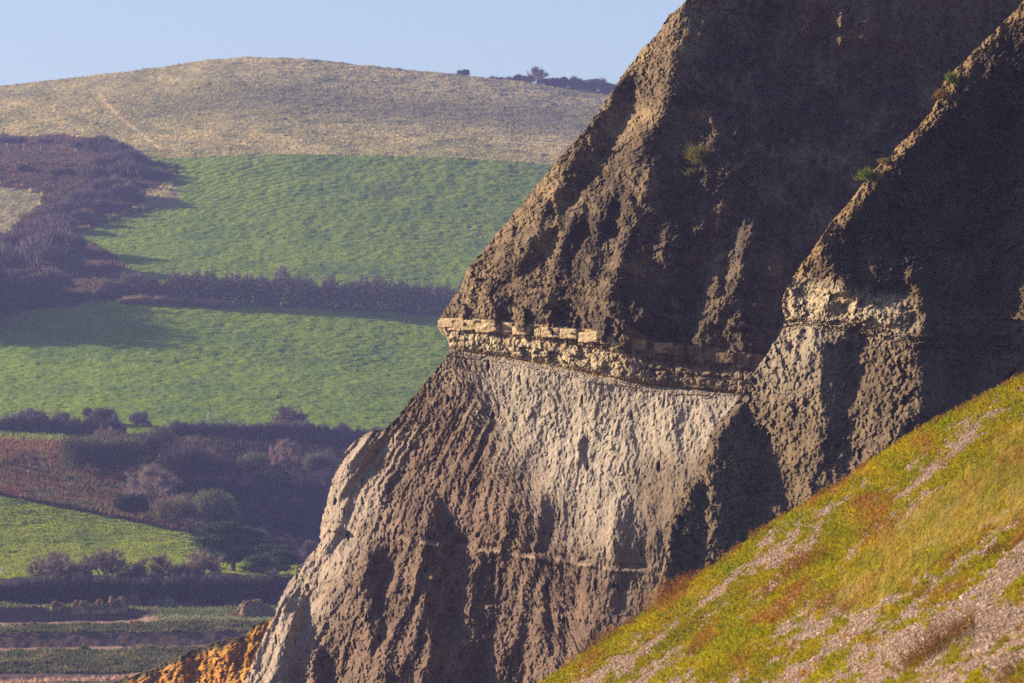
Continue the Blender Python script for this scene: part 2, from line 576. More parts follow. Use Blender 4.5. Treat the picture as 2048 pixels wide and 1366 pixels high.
# ------------------------------------------------------------------ cliffs: relief solved from surface slopes
def solve_relief(u0, u1, v0, v1, step, slope_fn, lean_fn, pxm, wv=0.13):
    us = np.arange(u0, u1, step, float)
    vs = np.arange(v0, v1, step, float)
    U, V = np.meshgrid(us, vs)
    p = slope_fn(U, V) * pxm * step
    q = lean_fn(U, V) * pxm * step
    H, W = U.shape
    f = np.zeros((H, W))
    px = p[:, :-1]
    f[:, :-1] += px
    f[:, 1:] -= px
    qy = q[:-1] * wv
    f[:-1] += qy
    f[1:] -= qy
    F = np.concatenate([np.concatenate([f, f[:, ::-1]], 1), np.concatenate([f[::-1], f[::-1, ::-1]], 1)], 0)
    kx = np.arange(2 * W)[None]
    ky = np.arange(2 * H)[:, None]
    lam = (2 * np.cos(math.pi * kx / W) - 2) + wv * (2 * np.cos(math.pi * ky / H) - 2)
    lam[0, 0] = 1
    X = np.fft.fft2(F) / lam
    X[0, 0] = 0
    Y = np.real(np.fft.ifft2(X))[:H, :W]

    def sample(u, v):
        x = np.clip((u - u0) / step, 0, W - 1.001)
        y = np.clip((v - v0) / step, 0, H - 1.001)
        ix, iy = x.astype(int), y.astype(int)
        fx, fy = x - ix, y - iy
        return (Y[iy, ix] * (1 - fx) + Y[iy, ix + 1] * fx) * (1 - fy) + (Y[iy + 1, ix] * (1 - fx) + Y[iy + 1, ix + 1] * fx) * fy
    return sample


def cliff(name, uL, uR, v0, v1, dv, ncol, depth, disp, colour, mat, jag=2.0, back=60.0, seed=0):
    """A headland: rows by height; each row starts behind the nose, turns round it and runs along the face."""
    vs = np.arange(v0, v1, dv, float)
    left = uL(vs) + jag * (fbm(vs / 9, vs * 0 + 3.3, 4, seed, 0.65) * 2.2) + jag * 1.5 * fbm(vs / 45, vs * 0 + 8.1, 2, seed + 3)
    s = np.linspace(0, 1, ncol) ** 1.15
    kk = np.exp(-0.5 * (np.arange(-120, 121) / 40.0) ** 2)
    Ls = np.convolve(np.pad(left, 120, mode='reflect', reflect_type='odd'), kk / kk.sum(), 'valid')
    U = Ls[:, None] + (uR - Ls)[:, None] * s[None]
    U = U + (left - Ls)[:, None] * np.exp(-(U - Ls[:, None]) / 70.0)
    V = np.repeat(vs[:, None], ncol, 1)
    ja = jag * 0.8 * pn(U / 7, V / 7, seed + 9)
    V = V + ja * sstep(0, 25, U - left[:, None])
    Y = depth(U, V) + disp(U, V)
    X = P(U, V, Y)
    C = colour(U, V)
    k = np.arange(14, 0, -1)
    Ub = left[:, None] + (k ** 2 * 2.2)[None] + 3.0 * pn(vs[:, None] / 20, k[None] * 0.7, seed + 5) * (k > 2)[None]
    Yb = Y[:, :1] + (k / 14.0 * back)[None]
    Xb = P(Ub, np.repeat(vs[:, None], 14, 1), Yb)
    Xb[..., 2] = X[:, :1, 2] + (Xb[..., 2] - Xb[..., 2])      # level rows behind the nose
    X = np.concatenate([Xb, X], 1)
    C = np.concatenate([np.repeat(C[:, :1], 14, 1), C], 1)
    top = X[:1] + np.array([10.0, back, 0.5])
    bot = X[-1:].copy()
    bot[..., 2] = 9.0
    X = np.concatenate([top, X, bot], 0)
    C = np.concatenate([C[:1], C, C[-1:]], 0)
    o = obj(name, X, gridfaces(X.shape[0], X.shape[1], True), mat, col=C, smooth=False)
    o["kind"] = "structure"
    return o


PX1 = 250 * K
UL1 = line([(-170, 1505), (0, 1372), (12, 1362), (30, 1338), (60, 1320), (100, 1281), (150, 1246), (200, 1213), (250, 1177), (300, 1133), (350, 1090), (400, 1050),
            (450, 1010), (480, 983), (500, 967), (540, 934), (556, 930), (575, 920), (600, 902), (630, 884), (637, 880), (652, 879), (655, 888),
            (690, 900), (710, 895), (750, 862), (800, 822), (840, 790), (857, 768), (863, 738), (875, 718), (900, 692), (950, 668), (1000, 655), (1050, 641),
            (1080, 641), (1100, 631), (1130, 602), (1170, 574), (1200, 560), (1260, 535), (1300, 515), (1366, 489), (1520, 435)])
_v = np.arange(-400, 1800, 4.0)
_k = np.exp(-0.5 * (np.arange(-60, 61) / 24.0) ** 2)
_s = np.convolve(np.pad(UL1(_v), 60, mode='edge'), _k / _k.sum(), 'valid')
ULS = lambda v: np.interp(v, _v, _s)
BAND1 = line([(860, 638), (900, 636), (1000, 641), (1100, 651), (1200, 661), (1300, 680), (1400, 692), (1500, 706), (1700, 730)])
BOT1 = line([(860, 694), (900, 698), (1000, 712), (1100, 730), (1200, 750), (1300, 768), (1400, 778), (1500, 790), (1700, 815)])


def paint_field(U, V, base, strokes):
    a = base.copy()
    Uj = U + 13 * fbm(U / 30, V / 34, 3, 911, 0.65)
    Vj = V + 13 * fbm(U / 30, V / 34, 3, 921, 0.65)
    for poly, val, s in strokes:
        m = inside(Uj, Vj, poly).astype(float)
        m = blur(m, s * 1.3)
        if val < -1.8 and s < 1.1:
            m = m * np.clip(0.75 + 1.6 * fbm(U / 17, V / 24, 2, 931), 0.1, 1)
        a = a * (1 - m) + val * m
    return a


MAIN_STROKES = [
    # lit flank of the upper part, with its creases
    ([(1520, -200), (1376, -20), (1345, 80), (1338, 170), (1305, 250), (1268, 330), (1215, 400), (1190, 470), (1180, 560), (1215, 600), (1235, 690),
      (820, 690), (850, 560), (1000, 380), (1200, 120), (1330, -60)], -1.95, 1.2),
    ([(1232, 165), (1262, 150), (1262, 205), (1225, 280), (1180, 350), (1130, 420), (1090, 455), (1070, 440), (1110, 380), (1160, 290)], 0.15, 0.7),
    ([(1080, 460), (1115, 450), (1098, 500), (1060, 530), (1050, 555), (1032, 545), (1050, 500)], 0.3, 0.6),
    ([(1150, 420), (1180, 400), (1168, 470), (1130, 540), (1105, 545), (1130, 470)], 0.2, 0.6),
    ([(945, 560), (1010, 572), (1180, 592), (1180, 600), (1010, 585), (945, 572)], 0.3, 0.7),
    ([(985, 590), (1030, 585), (1010, 635), (975, 636)], 0.15, 0.8),
    ([(1080, 590), (1140, 600), (1120, 650), (1085, 645)], 0.2, 0.8),
    # ribs in the shaded upper face
    ([(1262, 330), (1300, 335), (1275, 430), (1240, 520), (1222, 585), (1192, 590), (1205, 500), (1235, 400)], -2.6, 0.6),
    ([(1310, 440), (1335, 445), (1322, 520), (1312, 590), (1296, 585), (1300, 510)], -2.4, 0.6),
    ([(1385, 235), (1420, 240), (1415, 300), (1410, 380), (1405, 450), (1375, 480), (1380, 380)], -1.9, 0.6),
    ([(1462, 430), (1498, 450), (1486, 540), (1440, 620), (1412, 700), (1352, 705), (1378, 640), (1420, 545)], -2.4, 0.6),
    ([(1440, 650), (1478, 610), (1480, 715), (1444, 715)], -2.2, 0.6),
    ([(1545, 10), (1622, -5), (1612, 75), (1550, 60)], -2.6, 1.0),
    ([(1640, 15), (1715, 20), (1690, 85), (1630, 92)], -2.6, 1.0),
    ([(1440, -10), (1500, -10), (1480, 40), (1440, 30)], -2.2, 1.0),
    ([(1250, 590), (1290, 605), (1275, 640), (1255, 640)], -2.2, 0.6),
    # the pale band
    ([(860, 640), (1240, 670), (1240, 765), (860, 700)], -1.25, 0.8),
    ([(1240, 670), (1360, 690), (1350, 775), (1240, 765)], -0.55, 0.8),
    ([(1350, 690), (1560, 715), (1500, 800), (1350, 780)], -0.85, 0.8),
    # lower face
    ([(850, 700), (1240, 762), (1500, 800), (1440, 870), (1300, 880), (1262, 940), (1240, 1010), (1228, 1100), (1192, 1250), (1120, 1370), (1060, 1540),
      (300, 1540), (620, 1000), (700, 840)], -1.45, 1.2),
    ([(1340, 985), (1275, 955), (1243, 1010), (1228, 1100), (1192, 1250), (1120, 1370), (1060, 1540), (1900, 1540), (1900, 760), (1560, 790), (1420, 960)], -0.25, 1.2),
    ([(1225, 765), (1480, 795), (1440, 850), (1390, 930), (1335, 975), (1290, 950), (1250, 920)], -1.5, 2.0),
    ([(1335, 900), (1400, 880), (1380, 960), (1335, 1010), (1320, 960)], -0.75, 0.9),
    ([(1290, 1060), (1330, 1040), (1320, 1130), (1260, 1230), (1220, 1290), (1240, 1200)], -0.9, 0.9),
    ([(1285, 1120), (1325, 1090), (1318, 1180), (1280, 1235)], -1.3, 0.7),
    ([(1258, 930), (1300, 920), (1345, 985), (1310, 1040), (1240, 1030)], -0.75, 1.8),
    ([(1255, 905), (1430, 862), (1390, 955), (1345, 1035), (1300, 1065), (1258, 1010)], -1.75, 1.6),
    # flutes
    ([(862, 975), (888, 1000), (900, 1070), (925, 1080), (935, 1150), (915, 1230), (900, 1290), (970, 1300), (965, 1540), (850, 1540), (862, 1290), (830, 1180), (840, 1080)], 0.15, 1.0),
    ([(768, 1085), (776, 1110), (762, 1180), (768, 1260), (735, 1320), (738, 1200), (722, 1160), (735, 1115)], 0.5, 0.7),
    ([(748, 868), (765, 880), (735, 940), (708, 980), (690, 1010), (682, 985), (705, 925)], 0.35, 0.6),
    ([(690, 1010), (705, 1000), (690, 1060), (662, 1120), (655, 1110), (672, 1060)], 0.35, 0.6),
    ([(598, 1190), (612, 1195), (600, 1260), (588, 1330), (580, 1540), (545, 1540), (560, 1340), (575, 1270)], 0.5, 0.7),
    ([(565, 1200), (590, 1180), (585, 1225), (562, 1235)], 0.2, 0.6),
    ([(632, 1292), (650, 1300), (655, 1340), (662, 1540), (612, 1540), (622, 1340)], 0.4, 0.6),
    ([(770, 1340), (800, 1330), (800, 1540), (770, 1540)], 0.1, 0.8),
    # mottled hollows
    ([(1010, 1030), (1060, 985), (1105, 1000), (1095, 1075), (1130, 1110), (1000, 1095)], -0.85, 1.8),
    ([(930, 1110), (1000, 1100), (1020, 1180), (990, 1260), (940, 1250), (925, 1170)], -0.75, 1.6),
    ([(1060, 1120), (1140, 1120), (1150, 1230), (1090, 1280), (1060, 1200)], -0.75, 1.6),
    ([(990, 1210), (1060, 1210), (1060, 1400), (990, 1400)], -0.65, 1.6),
    ([(1110, 1230), (1180, 1240), (1110, 1366), (1070, 1366)], -0.6, 1.4),
    ([(1160, 880), (1170, 880), (1168, 930), (1158, 925)], 0.5, 0.4),
    ([(800, 870), (825, 860), (790, 960), (765, 1010), (760, 970)], -0.3, 0.8),
]


def main_slope(U, V):
    b = np.where(V < BAND1(U), 0.18, -1.0)
    b = paint_field(U, V, b, MAIN_STROKES)
    up = (V < BAND1(U) - 4)
    ragged = sstep(1640, 1420, U) * sstep(120, 420, V + 0.6 * (1400 - U)) * up
    ul = ULS(V)
    tt = (U - ul) / (1240 - ul)
    rills = 1.7 * fbm(tt * 20 + 0.4 * fbm(U / 50, V / 50, 2, 60), V / 380, 3, 59, 0.6) * sstep(760, 1000, V) * (tt > 0) * (tt < 1.25)
    return b + 0.3 * fbm(U / 60, V / 110, 3, 51) * (b < -0.4) + 0.22 * fbm(U / 45, V / 90, 2, 57) + 1.6 * ragged * fbm(U / 34, V / 50, 3, 58, 0.7) + rills


def main_lean(U, V):
    return np.where(V < BAND1(U), -0.55, -0.42) + 0.0 * U


_r1 = solve_relief(330, 2340, -190, 1560, 4, main_slope, main_lean, PX1)
_off1 = 262 - float(_r1(np.array([1050.0]), np.array([800.0]))[0])


def depth1(U, V):
    return _r1(U, V) + _off1


def disp1(U, V):
    w = V - BAND1(U)
    bot = BOT1(U) - BAND1(U)
    pale = sstep(-10, 10, V - BOT1(U)) * sstep(880, 1000, U - (V - 700) * 0.35)
    low = sstep(0, 20, V - BOT1(U))
    A = 1 - 0.35 * pale
    wx = U + 10 * pn(U / 40, V / 40, 61)
    wy = V + 10 * pn(U / 40, V / 40, 62)
    st = 1 + 0.6 * low + 0.6 * pale
    d = 0.30 * fbm(wx / 85, wy / (95 + 80 * low), 3, 63)
    d = d - 0.17 * A * ridged(wx / 36, wy / (38 * st), 2, 64) * (1 - 0.6 * pale) * (1 - 0.55 * low)
    tt = (U - ULS(V)) / (1240 - ULS(V))
    d = d - (0.24 - 0.14 * pale) * low * sstep(720, 900, V) * ridged(tt * 17 + 0.25 * pn(U / 40, V / 40, 85), V / 330, 2, 86)
    rough = np.clip(0.8 + 0.9 * fbm(U / 80, V / 90, 2, 66), 0.3, 1.5) * (1 - 0.2 * low - 0.3 * pale)
    nose = np.clip(sstep(105, 40, U - UL1(V)) * sstep(850, 890, V) * sstep(1180, 1090, V) + 0.75 * sstep(150, 60, U - UL1(V)) * sstep(1120, 1180, V), 0, 1)
    rough = rough * (1 - 0.8 * nose)
    jx, jy = U + 5 * pn(U / 11, V / 11, 73), V + 5 * pn(U / 11, V / 11, 74)
    d = d + rough * ((0.15 - 0.05 * low) * chips(jx / 21, jy / (19 * st), 65, 1.1) + (0.11 - 0.04 * low) * chips(jx / 10, jy / (9.5 * st), 66, 1.2))
    d = d + (0.085 - 0.035 * pale - 0.045 * nose) * chips(U / 5.2, V / (5 * st), 69, 1.2) + 0.03 * pn(U / 3.1, V / (3.1 * st), 70)
    slit = np.clip(pn(U / 9, V / 34, 68) - 0.66 + 0.25 * np.minimum(pn(U / 90, V / 90, 77), 0.2), 0, 1)
    d = d + 1.6 * slit * low
    # bedding: the pale band stands proud, undercut below its top course, with a sharp line at its foot
    inb = (w > -2) & (w < bot + 12)
    f = np.clip(w / np.maximum(bot, 1), 0, 1.2)
    prof = np.interp(f, [0, 0.02, 0.38, 0.42, 0.50, 0.60, 0.85, 0.97, 1.0, 1.12], [0, -0.08, -0.05, 0.22, 0.05, -0.30, -0.36, -0.08, 0.16, 0.0])
    fb = 0.68 + 0.10 * pn(U / 45, U * 0 + 2, 78)
    course = np.where(f < fb, 1, 2)
    cu = U / np.where(course == 1, 37.0, 27.0) + 0.9 * pn(U / 55, course * 3.0, 71) + 0.25 * pn(U / 14, V / 14, 79) + course * 7.7
    ci = np.floor(cu)
    cell = (_hash(ci.astype(np.int64), course.astype(np.int64), 75) & 0xFFFF) / 65536.0
    joint = np.exp(-(np.minimum(cu - ci, 1 - cu + ci) / 0.09) ** 2) * (cell > 0.35)
    nod = np.where(f > 0.42, -0.5 * (cell - 0.5) + 0.16 * joint + 0.10 * np.exp(-((f - fb) / 0.04) ** 2), 0.0) * np.clip((1.0 - f) * 8, 0, 1)
    nod = nod + np.where((f > 0.30) & (f < 1), 0.16 * chips(jx / 26, jy / 13, 76, 1.0) + 0.09 * chips(U / 9, V / 6, 77, 1.0), 0)
    d = np.where(inb, d * 0.55 + prof + nod, d)
    drape = np.clip(pn(U / 19, U * 0 + 6.5, 87) + 0.3 * pn(U / 7, V / 9, 88) - 0.08, 0, 0.6)
    d = d - 1.3 * drape * np.exp(-((f - 0.10) / 0.20) ** 2) * (w > -30) * (f < 0.6)
    shade = sstep(1380, 1460, U) * sstep(640, 560, V)
    d = d - 0.5 * shade * ridged((U + 0.15 * V) / 58, V / 240, 2, 89)
    # weak lines in the lower face and the dark upper face
    for yl, a in ((lambda u: 1066 + (u - 740) * 0.14 + 6 * pn(u / 60, u * 0, 81), 0.32), (lambda u: 1185 + (u - 740) * 0.11 + 6 * pn(u / 50, u * 0, 82), 0.14),
                  (lambda u: 562 + (u - 930) * 0.16 + 7 * pn(u / 35, u * 0, 83), 0.25)):
        y = V - yl(U)
        hard = np.clip(0.5 + pn(U / 40, V * 0 + 4, 84), 0, 1)
        d = d + a * hard * (np.exp(-((y + 7) / 5) ** 2) - 1.1 * np.exp(-((y - 4) / 5) ** 2)) * (V > 540)
    return d


def colour1(U, V):
    n = fbm(U / 70, V / 70, 4, 91)
    m = fbm(U / 16, V / 18, 3, 92)
    s = fbm(U / 12, V / 90, 3, 93)
    w = (V - BAND1(U)) / np.maximum(BOT1(U) - BAND1(U), 1)
    up = mix(np.broadcast_to((0.078, 0.056, 0.038), U.shape + (3,)), (0.30, 0.21, 0.115), np.clip(0.1 + n + 0.5 * m + 0.5 * (1 - sstep(0, 260, U - UL1(V))), 0, 1))  # lighter towards the left edge: sunlight on the flank put into the colour
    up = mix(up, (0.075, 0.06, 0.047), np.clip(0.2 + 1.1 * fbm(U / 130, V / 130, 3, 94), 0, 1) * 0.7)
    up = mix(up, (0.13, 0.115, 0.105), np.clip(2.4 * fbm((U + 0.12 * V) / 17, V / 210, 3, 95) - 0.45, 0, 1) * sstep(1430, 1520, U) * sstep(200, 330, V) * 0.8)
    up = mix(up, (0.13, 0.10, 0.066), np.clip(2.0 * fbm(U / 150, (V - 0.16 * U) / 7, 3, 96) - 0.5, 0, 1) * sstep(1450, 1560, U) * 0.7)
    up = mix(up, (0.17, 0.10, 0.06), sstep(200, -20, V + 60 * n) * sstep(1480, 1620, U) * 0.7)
    low = mix(np.broadcast_to((0.21, 0.140, 0.098), U.shape + (3,)), (0.112, 0.075, 0.052), np.clip(0.35 + 0.9 * n + 0.6 * m, 0, 1))
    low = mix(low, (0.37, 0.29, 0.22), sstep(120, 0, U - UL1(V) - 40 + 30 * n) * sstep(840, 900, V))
    pale = mix(np.broadcast_to((0.425, 0.355, 0.275), U.shape + (3,)), (0.335, 0.275, 0.21), np.clip(0.4 + 0.8 * m + 0.5 * s, 0, 1))
    edge = np.interp(V, [700, 780, 880, 980, 1080, 1200], [905, 930, 985, 1050, 1130, 1260]) + 40 * n + 20 * s
    fade = np.interp(V, [700, 900, 1010, 1150, 1250], [1, 1, 0.85, 0.45, 0.1])
    low = mix(low, pale, sstep(-80, 120, U - edge + 30 * m) * fade)
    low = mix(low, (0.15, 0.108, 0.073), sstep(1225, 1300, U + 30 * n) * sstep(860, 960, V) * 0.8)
    c = mix(up, low, (w > 1.0).astype(float))
    cap = mix(np.broadcast_to((0.50, 0.385, 0.225), U.shape + (3,)), (0.34, 0.235, 0.12), np.clip(0.3 + m + s, 0, 1))
    nod = mix(np.broadcast_to((0.47, 0.375, 0.24), U.shape + (3,)), (0.26, 0.17, 0.085), np.clip(0.25 + 1.3 * m, 0, 1))
    nod = mix(nod, (0.21, 0.15, 0.095), np.clip(1.4 * fbm(U / 45, V / 14, 3, 97) - 0.2 + 0.5 * sstep(1180, 1300, U), 0, 1) * 0.6)
    cap = mix(cap, up, sstep(0.12, 0.3, pn(U / 21, V / 60, 98)) * 0.9)
    drape = np.clip(pn(U / 19, U * 0 + 6.5, 87) + 0.3 * pn(U / 7, V / 9, 88) - 0.08, 0, 0.6)
    cap = mix(cap, up, sstep(0.04, 0.14, drape))
    band = np.where((w < 0.4)[..., None], cap, nod)
    band = mix(band, (0.36, 0.22, 0.10), np.exp(-((w - 0.99) / 0.05) ** 2) * np.clip(0.6 + m, 0.1, 1))
    band = mix(band, (0.15, 0.10, 0.062), np.clip(sstep(1210, 1330, U + 40 * n) * 0.85, 0, 1) * np.clip(0.75 - 0.9 * m, 0.2, 1))  # right end: rock stain, with the shade there painted in too
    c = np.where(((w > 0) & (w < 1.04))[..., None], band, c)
    y = V - (1070 + (U - 740) * 0.14)
    c = mix(c, (0.46, 0.34, 0.23), np.exp(-(y / 5) ** 2) * 0.6 * (V > 1000) * (U < 1240) * np.clip(0.5 + pn(U / 40, V * 0 + 4, 84), 0, 1))
    return c


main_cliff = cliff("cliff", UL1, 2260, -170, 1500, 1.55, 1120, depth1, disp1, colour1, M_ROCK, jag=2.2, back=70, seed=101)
tag(main_cliff, "tall crumbling brown headland with a pale limestone ledge across it", "cliff", kind="structure")

# blocks of the ledge's top course
edges = [881, 913, 931, 961, 1005, 1011, 1035, 1066, 1078, 1092, 1119, 1131, 1166, 1209, 1228, 1262, 1296, 1312, 1352, 1394, 1412, 1440, 1478]
brng = np.random.default_rng(3)


def rough_block(a, b, up, nrm, seed, nx=26, nz=14, ny=10):
    """A weathered block between the points a and b, height and outward vectors given; a closed box whose faces are worn."""
    g = []
    faces = []
    o = 0
    for ax, (n1, n2) in enumerate(((nz, ny), (nz, ny), (nx, ny), (nx, ny), (nx, nz), (nx, nz))):
        s, t = np.meshgrid(np.linspace(-1, 1, n1), np.linspace(-1, 1, n2), indexing='ij')
        e = np.full(s.shape, 1.0 if ax % 2 else -1.0)
        q = ((e, t, s), (s, t, e), (s, e, t))[ax // 2]
        q = np.stack(q, -1)
        g.append(q.reshape(-1, 3))
        f = gridfaces(n1, n2) + o
        faces.append(f)
        o += n1 * n2
    q = np.concatenate(g)
    r = np.max(np.abs(q), 1) / (np.sum(np.abs(q) ** 9, 1) ** (1 / 9.0))
    q = q * r[:, None]
    k = 1 + 0.17 * fbm(q[:, 0] * 2.6 + seed * 3.7 + q[:, 1], q[:, 2] * 2.0 + q[:, 1] * 1.3, 4, seed, 0.6)
    q = q * k[:, None]
    mid = (a + b) / 2
    return mid + q[:, :1] * (b - a) / 2 + q[:, 1:2] * nrm + q[:, 2:] * up, np.concatenate(faces)


for i in range(len(edges) - 1):
    ua, ub = edges[i] + 0.3, edges[i + 1] - 0.3
    if ub - ua < 8 or (ua > 1230 and i % 3 == 1) or i == 7:
        continue
    h = brng.uniform(8.0, 11.0)
    um = (ua + ub) / 2
    vm = float(BAND1(um)) + 13 + brng.uniform(-1.5, 2.0)
    da, db = (float(depth1(np.array([x]), np.array([vm]))[0]) for x in (ua, ub))
    a, b = P(ua, vm, da), P(ub, vm, db)
    t = (b - a) / np.linalg.norm(b - a)
    n = np.cross(t, (0, 0, 1.0))
    n = n / np.linalg.norm(n)
    if n[1] > 0:
        n = -n
    V, F = rough_block(a, b, np.array([0, 0, h * PX1 * 1.04]), n * (brng.uniform(0.24, 0.42) if i > 1 else 0.22) + np.array([0, 0, brng.uniform(-0.06, 0.04)]), 300 + i)
    dark = float(sstep(1230, 1400, np.array(um)))  # right-hand blocks browner: stain plus shade put into their colour
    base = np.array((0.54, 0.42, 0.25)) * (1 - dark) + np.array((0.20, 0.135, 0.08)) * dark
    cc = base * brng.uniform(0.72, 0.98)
    m = np.clip(fbm(V[:, 0] * 2.5, V[:, 2] * 6.0, 4, 17) * 1.2 + 0.25, 0, 1)
    C = mix(np.broadcast_to(cc, V.shape), cc * (0.55, 0.45, 0.36), m)
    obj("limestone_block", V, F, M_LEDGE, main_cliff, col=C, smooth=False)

# ------------------------------------------------------------------ the nearer ridge on the right
PX2 = 222 * K
UL2 = line([(-170, 2170), (0, 2048), (20, 2030), (60, 1992), (110, 1940), (150, 1902), (180, 1880), (215, 1868), (250, 1838), (290, 1800), (320, 1770), (345, 1742),
            (400, 1702), (450, 1658), (490, 1632), (520, 1610), (550, 1590), (580, 1572), (600, 1565), (620, 1566), (632, 1570), (655, 1566), (700, 1540), (740, 1512),
            (770, 1492), (800, 1476), (840, 1440), (870, 1420), (910, 1405), (950, 1390), (1000, 1358), (1030, 1345), (1070, 1331), (1120, 1330), (1150, 1320), (1200, 1300),
            (1240, 1284), (1366, 1240), (1520, 1200)])
BAND2 = line([(1540, 548), (1620, 556), (1700, 572), (1800, 590), (1900, 604), (2100, 628), (2400, 660)])
BOT2 = line([(1540, 628), (1620, 632), (1700, 640), (1800, 660), (1900, 672), (2100, 690), (2400, 720)])
RIGHT_STROKES = [
    ([(1560, 590), (1640, 500), (1690, 545), (1690, 590), (1760, 600), (1840, 640), (1850, 690), (1760, 690), (1700, 660), (1640, 700), (1560, 660)], -1.5, 0.9),
    ([(1640, 470), (1668, 440), (1705, 470), (1712, 560), (1690, 575), (1668, 545), (1650, 520)], 0.4, 0.7),
    ([(1795, 480), (1818, 490), (1822, 560), (1850, 620), (1838, 650), (1808, 610), (1800, 550)], -1.5, 0.6),
    ([(1705, 480), (1740, 480), (1735, 560), (1712, 570)], -0.75, 0.8),
    ([(1500, 790), (1560, 660), (1640, 680), (1650, 760), (1640, 880), (1625, 960), (1600, 1050), (1560, 980), (1530, 900), (1490, 840)], -1.7, 1.0),
    ([(1700, 690), (1800, 700), (1850, 720), (1830, 820), (1790, 880), (1740, 920), (1700, 960), (1690, 850)], -1.6, 1.2),
    ([(1645, 740), (1690, 760), (1680, 880), (1660, 1000), (1620, 1040), (1640, 900)], -0.2, 0.8),
    ([(1440, 870), (1490, 845), (1520, 920), (1525, 1010), (1505, 1110), (1430, 1130), (1430, 1000), (1420, 930)], 0.45, 0.7),
    ([(1400, 950), (1428, 940), (1425, 1060), (1410, 1140), (1385, 1150), (1400, 1040)], -1.1, 0.6),
    ([(1345, 1040), (1398, 960), (1390, 1060), (1375, 1150), (1320, 1190), (1335, 1100)], 0.4, 0.6),
    ([(1520, 960), (1545, 980), (1550, 1060), (1520, 1080)], -0.8, 0.8),
    ([(1840, 680), (1930, 690), (1930, 800), (1850, 830), (1830, 770)], 0.4, 0.9),
    ([(1950, 720), (2060, 690), (2400, 690), (2400, 800), (1930, 800)], -1.7, 1.0),
    ([(2010, 250), (2060, 220), (2300, 250), (2300, 720), (2010, 700), (1990, 600), (1995, 450)], -1.5, 1.0),
    ([(1950, 300), (2010, 260), (2000, 320), (1960, 360), (1965, 330)], -0.7, 0.7),
    ([(1930, 60), (2050, 40), (2050, 120), (1960, 170)], -0.55, 1.0),
]


def right_slope(U, V):
    b = 0.2 + 0 * U
    rim = U - UL2(V)
    b = np.where(rim < 26 - 10 * sstep(760, 880, V), -1.3 - 0.8 * sstep(760, 880, V), b)
    b = np.where(rim < -40, -0.6, b)
    b = blur(b, 0.6)
    b = paint_field(U, V, b, RIGHT_STROKES)
    return b + 0.3 * fbm(U / 50, V / 90, 3, 151) + 1.5 * fbm(U / 36, V / 60, 3, 158, 0.7) * (0.25 + 0.75 * sstep(300, 500, V - 0.45 * (U - 1750)))


_r2 = solve_relief(1150, 2420, -190, 1540, 4, right_slope, lambda U, V: -0.55 + 0 * U, PX2)
_off2 = 214 - float(_r2(np.array([1700.0]), np.array([700.0]))[0])


def depth2(U, V):
    return _r2(U, V) + _off2


def disp2(U, V):
    low = sstep(0, 30, V - BOT2(U))
    wx = U + 10 * pn(U / 40, V / 40, 161)
    wy = V + 10 * pn(U / 40, V / 40, 162)
    st = 1 + 0.5 * low
    d = 0.28 * fbm(wx / 80, wy / (95 + 60 * low), 3, 163)
    d = d - 0.15 * ridged(wx / 36, wy / (40 * st), 2, 164)
    rough = np.clip(0.85 + 0.9 * fbm(U / 80, V / 90, 2, 166), 0.35, 1.6)
    jx, jy = U + 5 * pn(U / 11, V / 11, 173), V + 5 * pn(U / 11, V / 11, 174)
    d = d + rough * (0.16 * chips(jx / 22, jy / (20 * st), 165, 1.1) + 0.12 * chips(jx / 10.5, jy / (10 * st), 167, 1.2))
    d = d + 0.085 * chips(U / 5.3, V / (5.2 * st), 169, 1.2) + 0.028 * pn(U / 3.1, V / (3.1 * st), 170)
    w = (V - BAND2(U)) / np.maximum(BOT2(U) - BAND2(U), 1)
    prof = np.interp(w, [-0.05, 0.0, 0.3, 0.36, 0.5, 0.62, 0.9, 1.0, 1.1], [0, -0.3, -0.32, 0.1, 0.0, -0.3, -0.3, 0.12, 0])
    cb = chips(jx / 24, jy / 17, 175, 0.9)
    inb = (w > -0.05) & (w < 1.1)
    return np.where(inb, d * 0.75 + prof * np.clip(0.3 + 0.9 * pn(U / 60, V / 60, 171), 0.0, 0.9) + 0.17 * cb, d)


def colour2(U, V):
    n = fbm(U / 70, V / 70, 4, 191)
    m = fbm(U / 16, V / 18, 3, 192)
    w = (V - BAND2(U)) / np.maximum(BOT2(U) - BAND2(U), 1)
    up = mix(np.broadcast_to((0.085, 0.06, 0.038), U.shape + (3,)), (0.17, 0.108, 0.055), np.clip(0.2 + n + 0.5 * m, 0, 1))
    up = mix(up, (0.34, 0.22, 0.10), sstep(40, 5, U - UL2(V)) * 0.7)  # sunlit rim of the ridge painted as a lighter edge
    low = mix(np.broadcast_to((0.185, 0.132, 0.08), U.shape + (3,)), (0.10, 0.07, 0.043), np.clip(0.35 + n + 0.6 * m, 0, 1))
    low = mix(low, (0.38, 0.315, 0.23), sstep(880, 640, V) * sstep(1720, 1600, U) * 0.7)
    band = mix(np.broadcast_to((0.44, 0.355, 0.235), U.shape + (3,)), (0.30, 0.22, 0.13), np.clip(0.3 + 1.2 * m, 0, 1))
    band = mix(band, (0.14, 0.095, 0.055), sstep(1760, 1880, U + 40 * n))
    c = mix(up, low, sstep(0.6, 1.0, w + 0.3 * n))
    wn = w + 0.3 * n + 0.2 * m
    return mix(c, band, sstep(-0.2, 0.35, wn) * sstep(1.7, 0.7, wn))


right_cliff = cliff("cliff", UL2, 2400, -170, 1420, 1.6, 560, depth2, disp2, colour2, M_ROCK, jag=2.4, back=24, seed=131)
tag(right_cliff, "nearer dark brown cliff ridge in front of the headland, behind the grassy bank", "cliff", kind="structure")

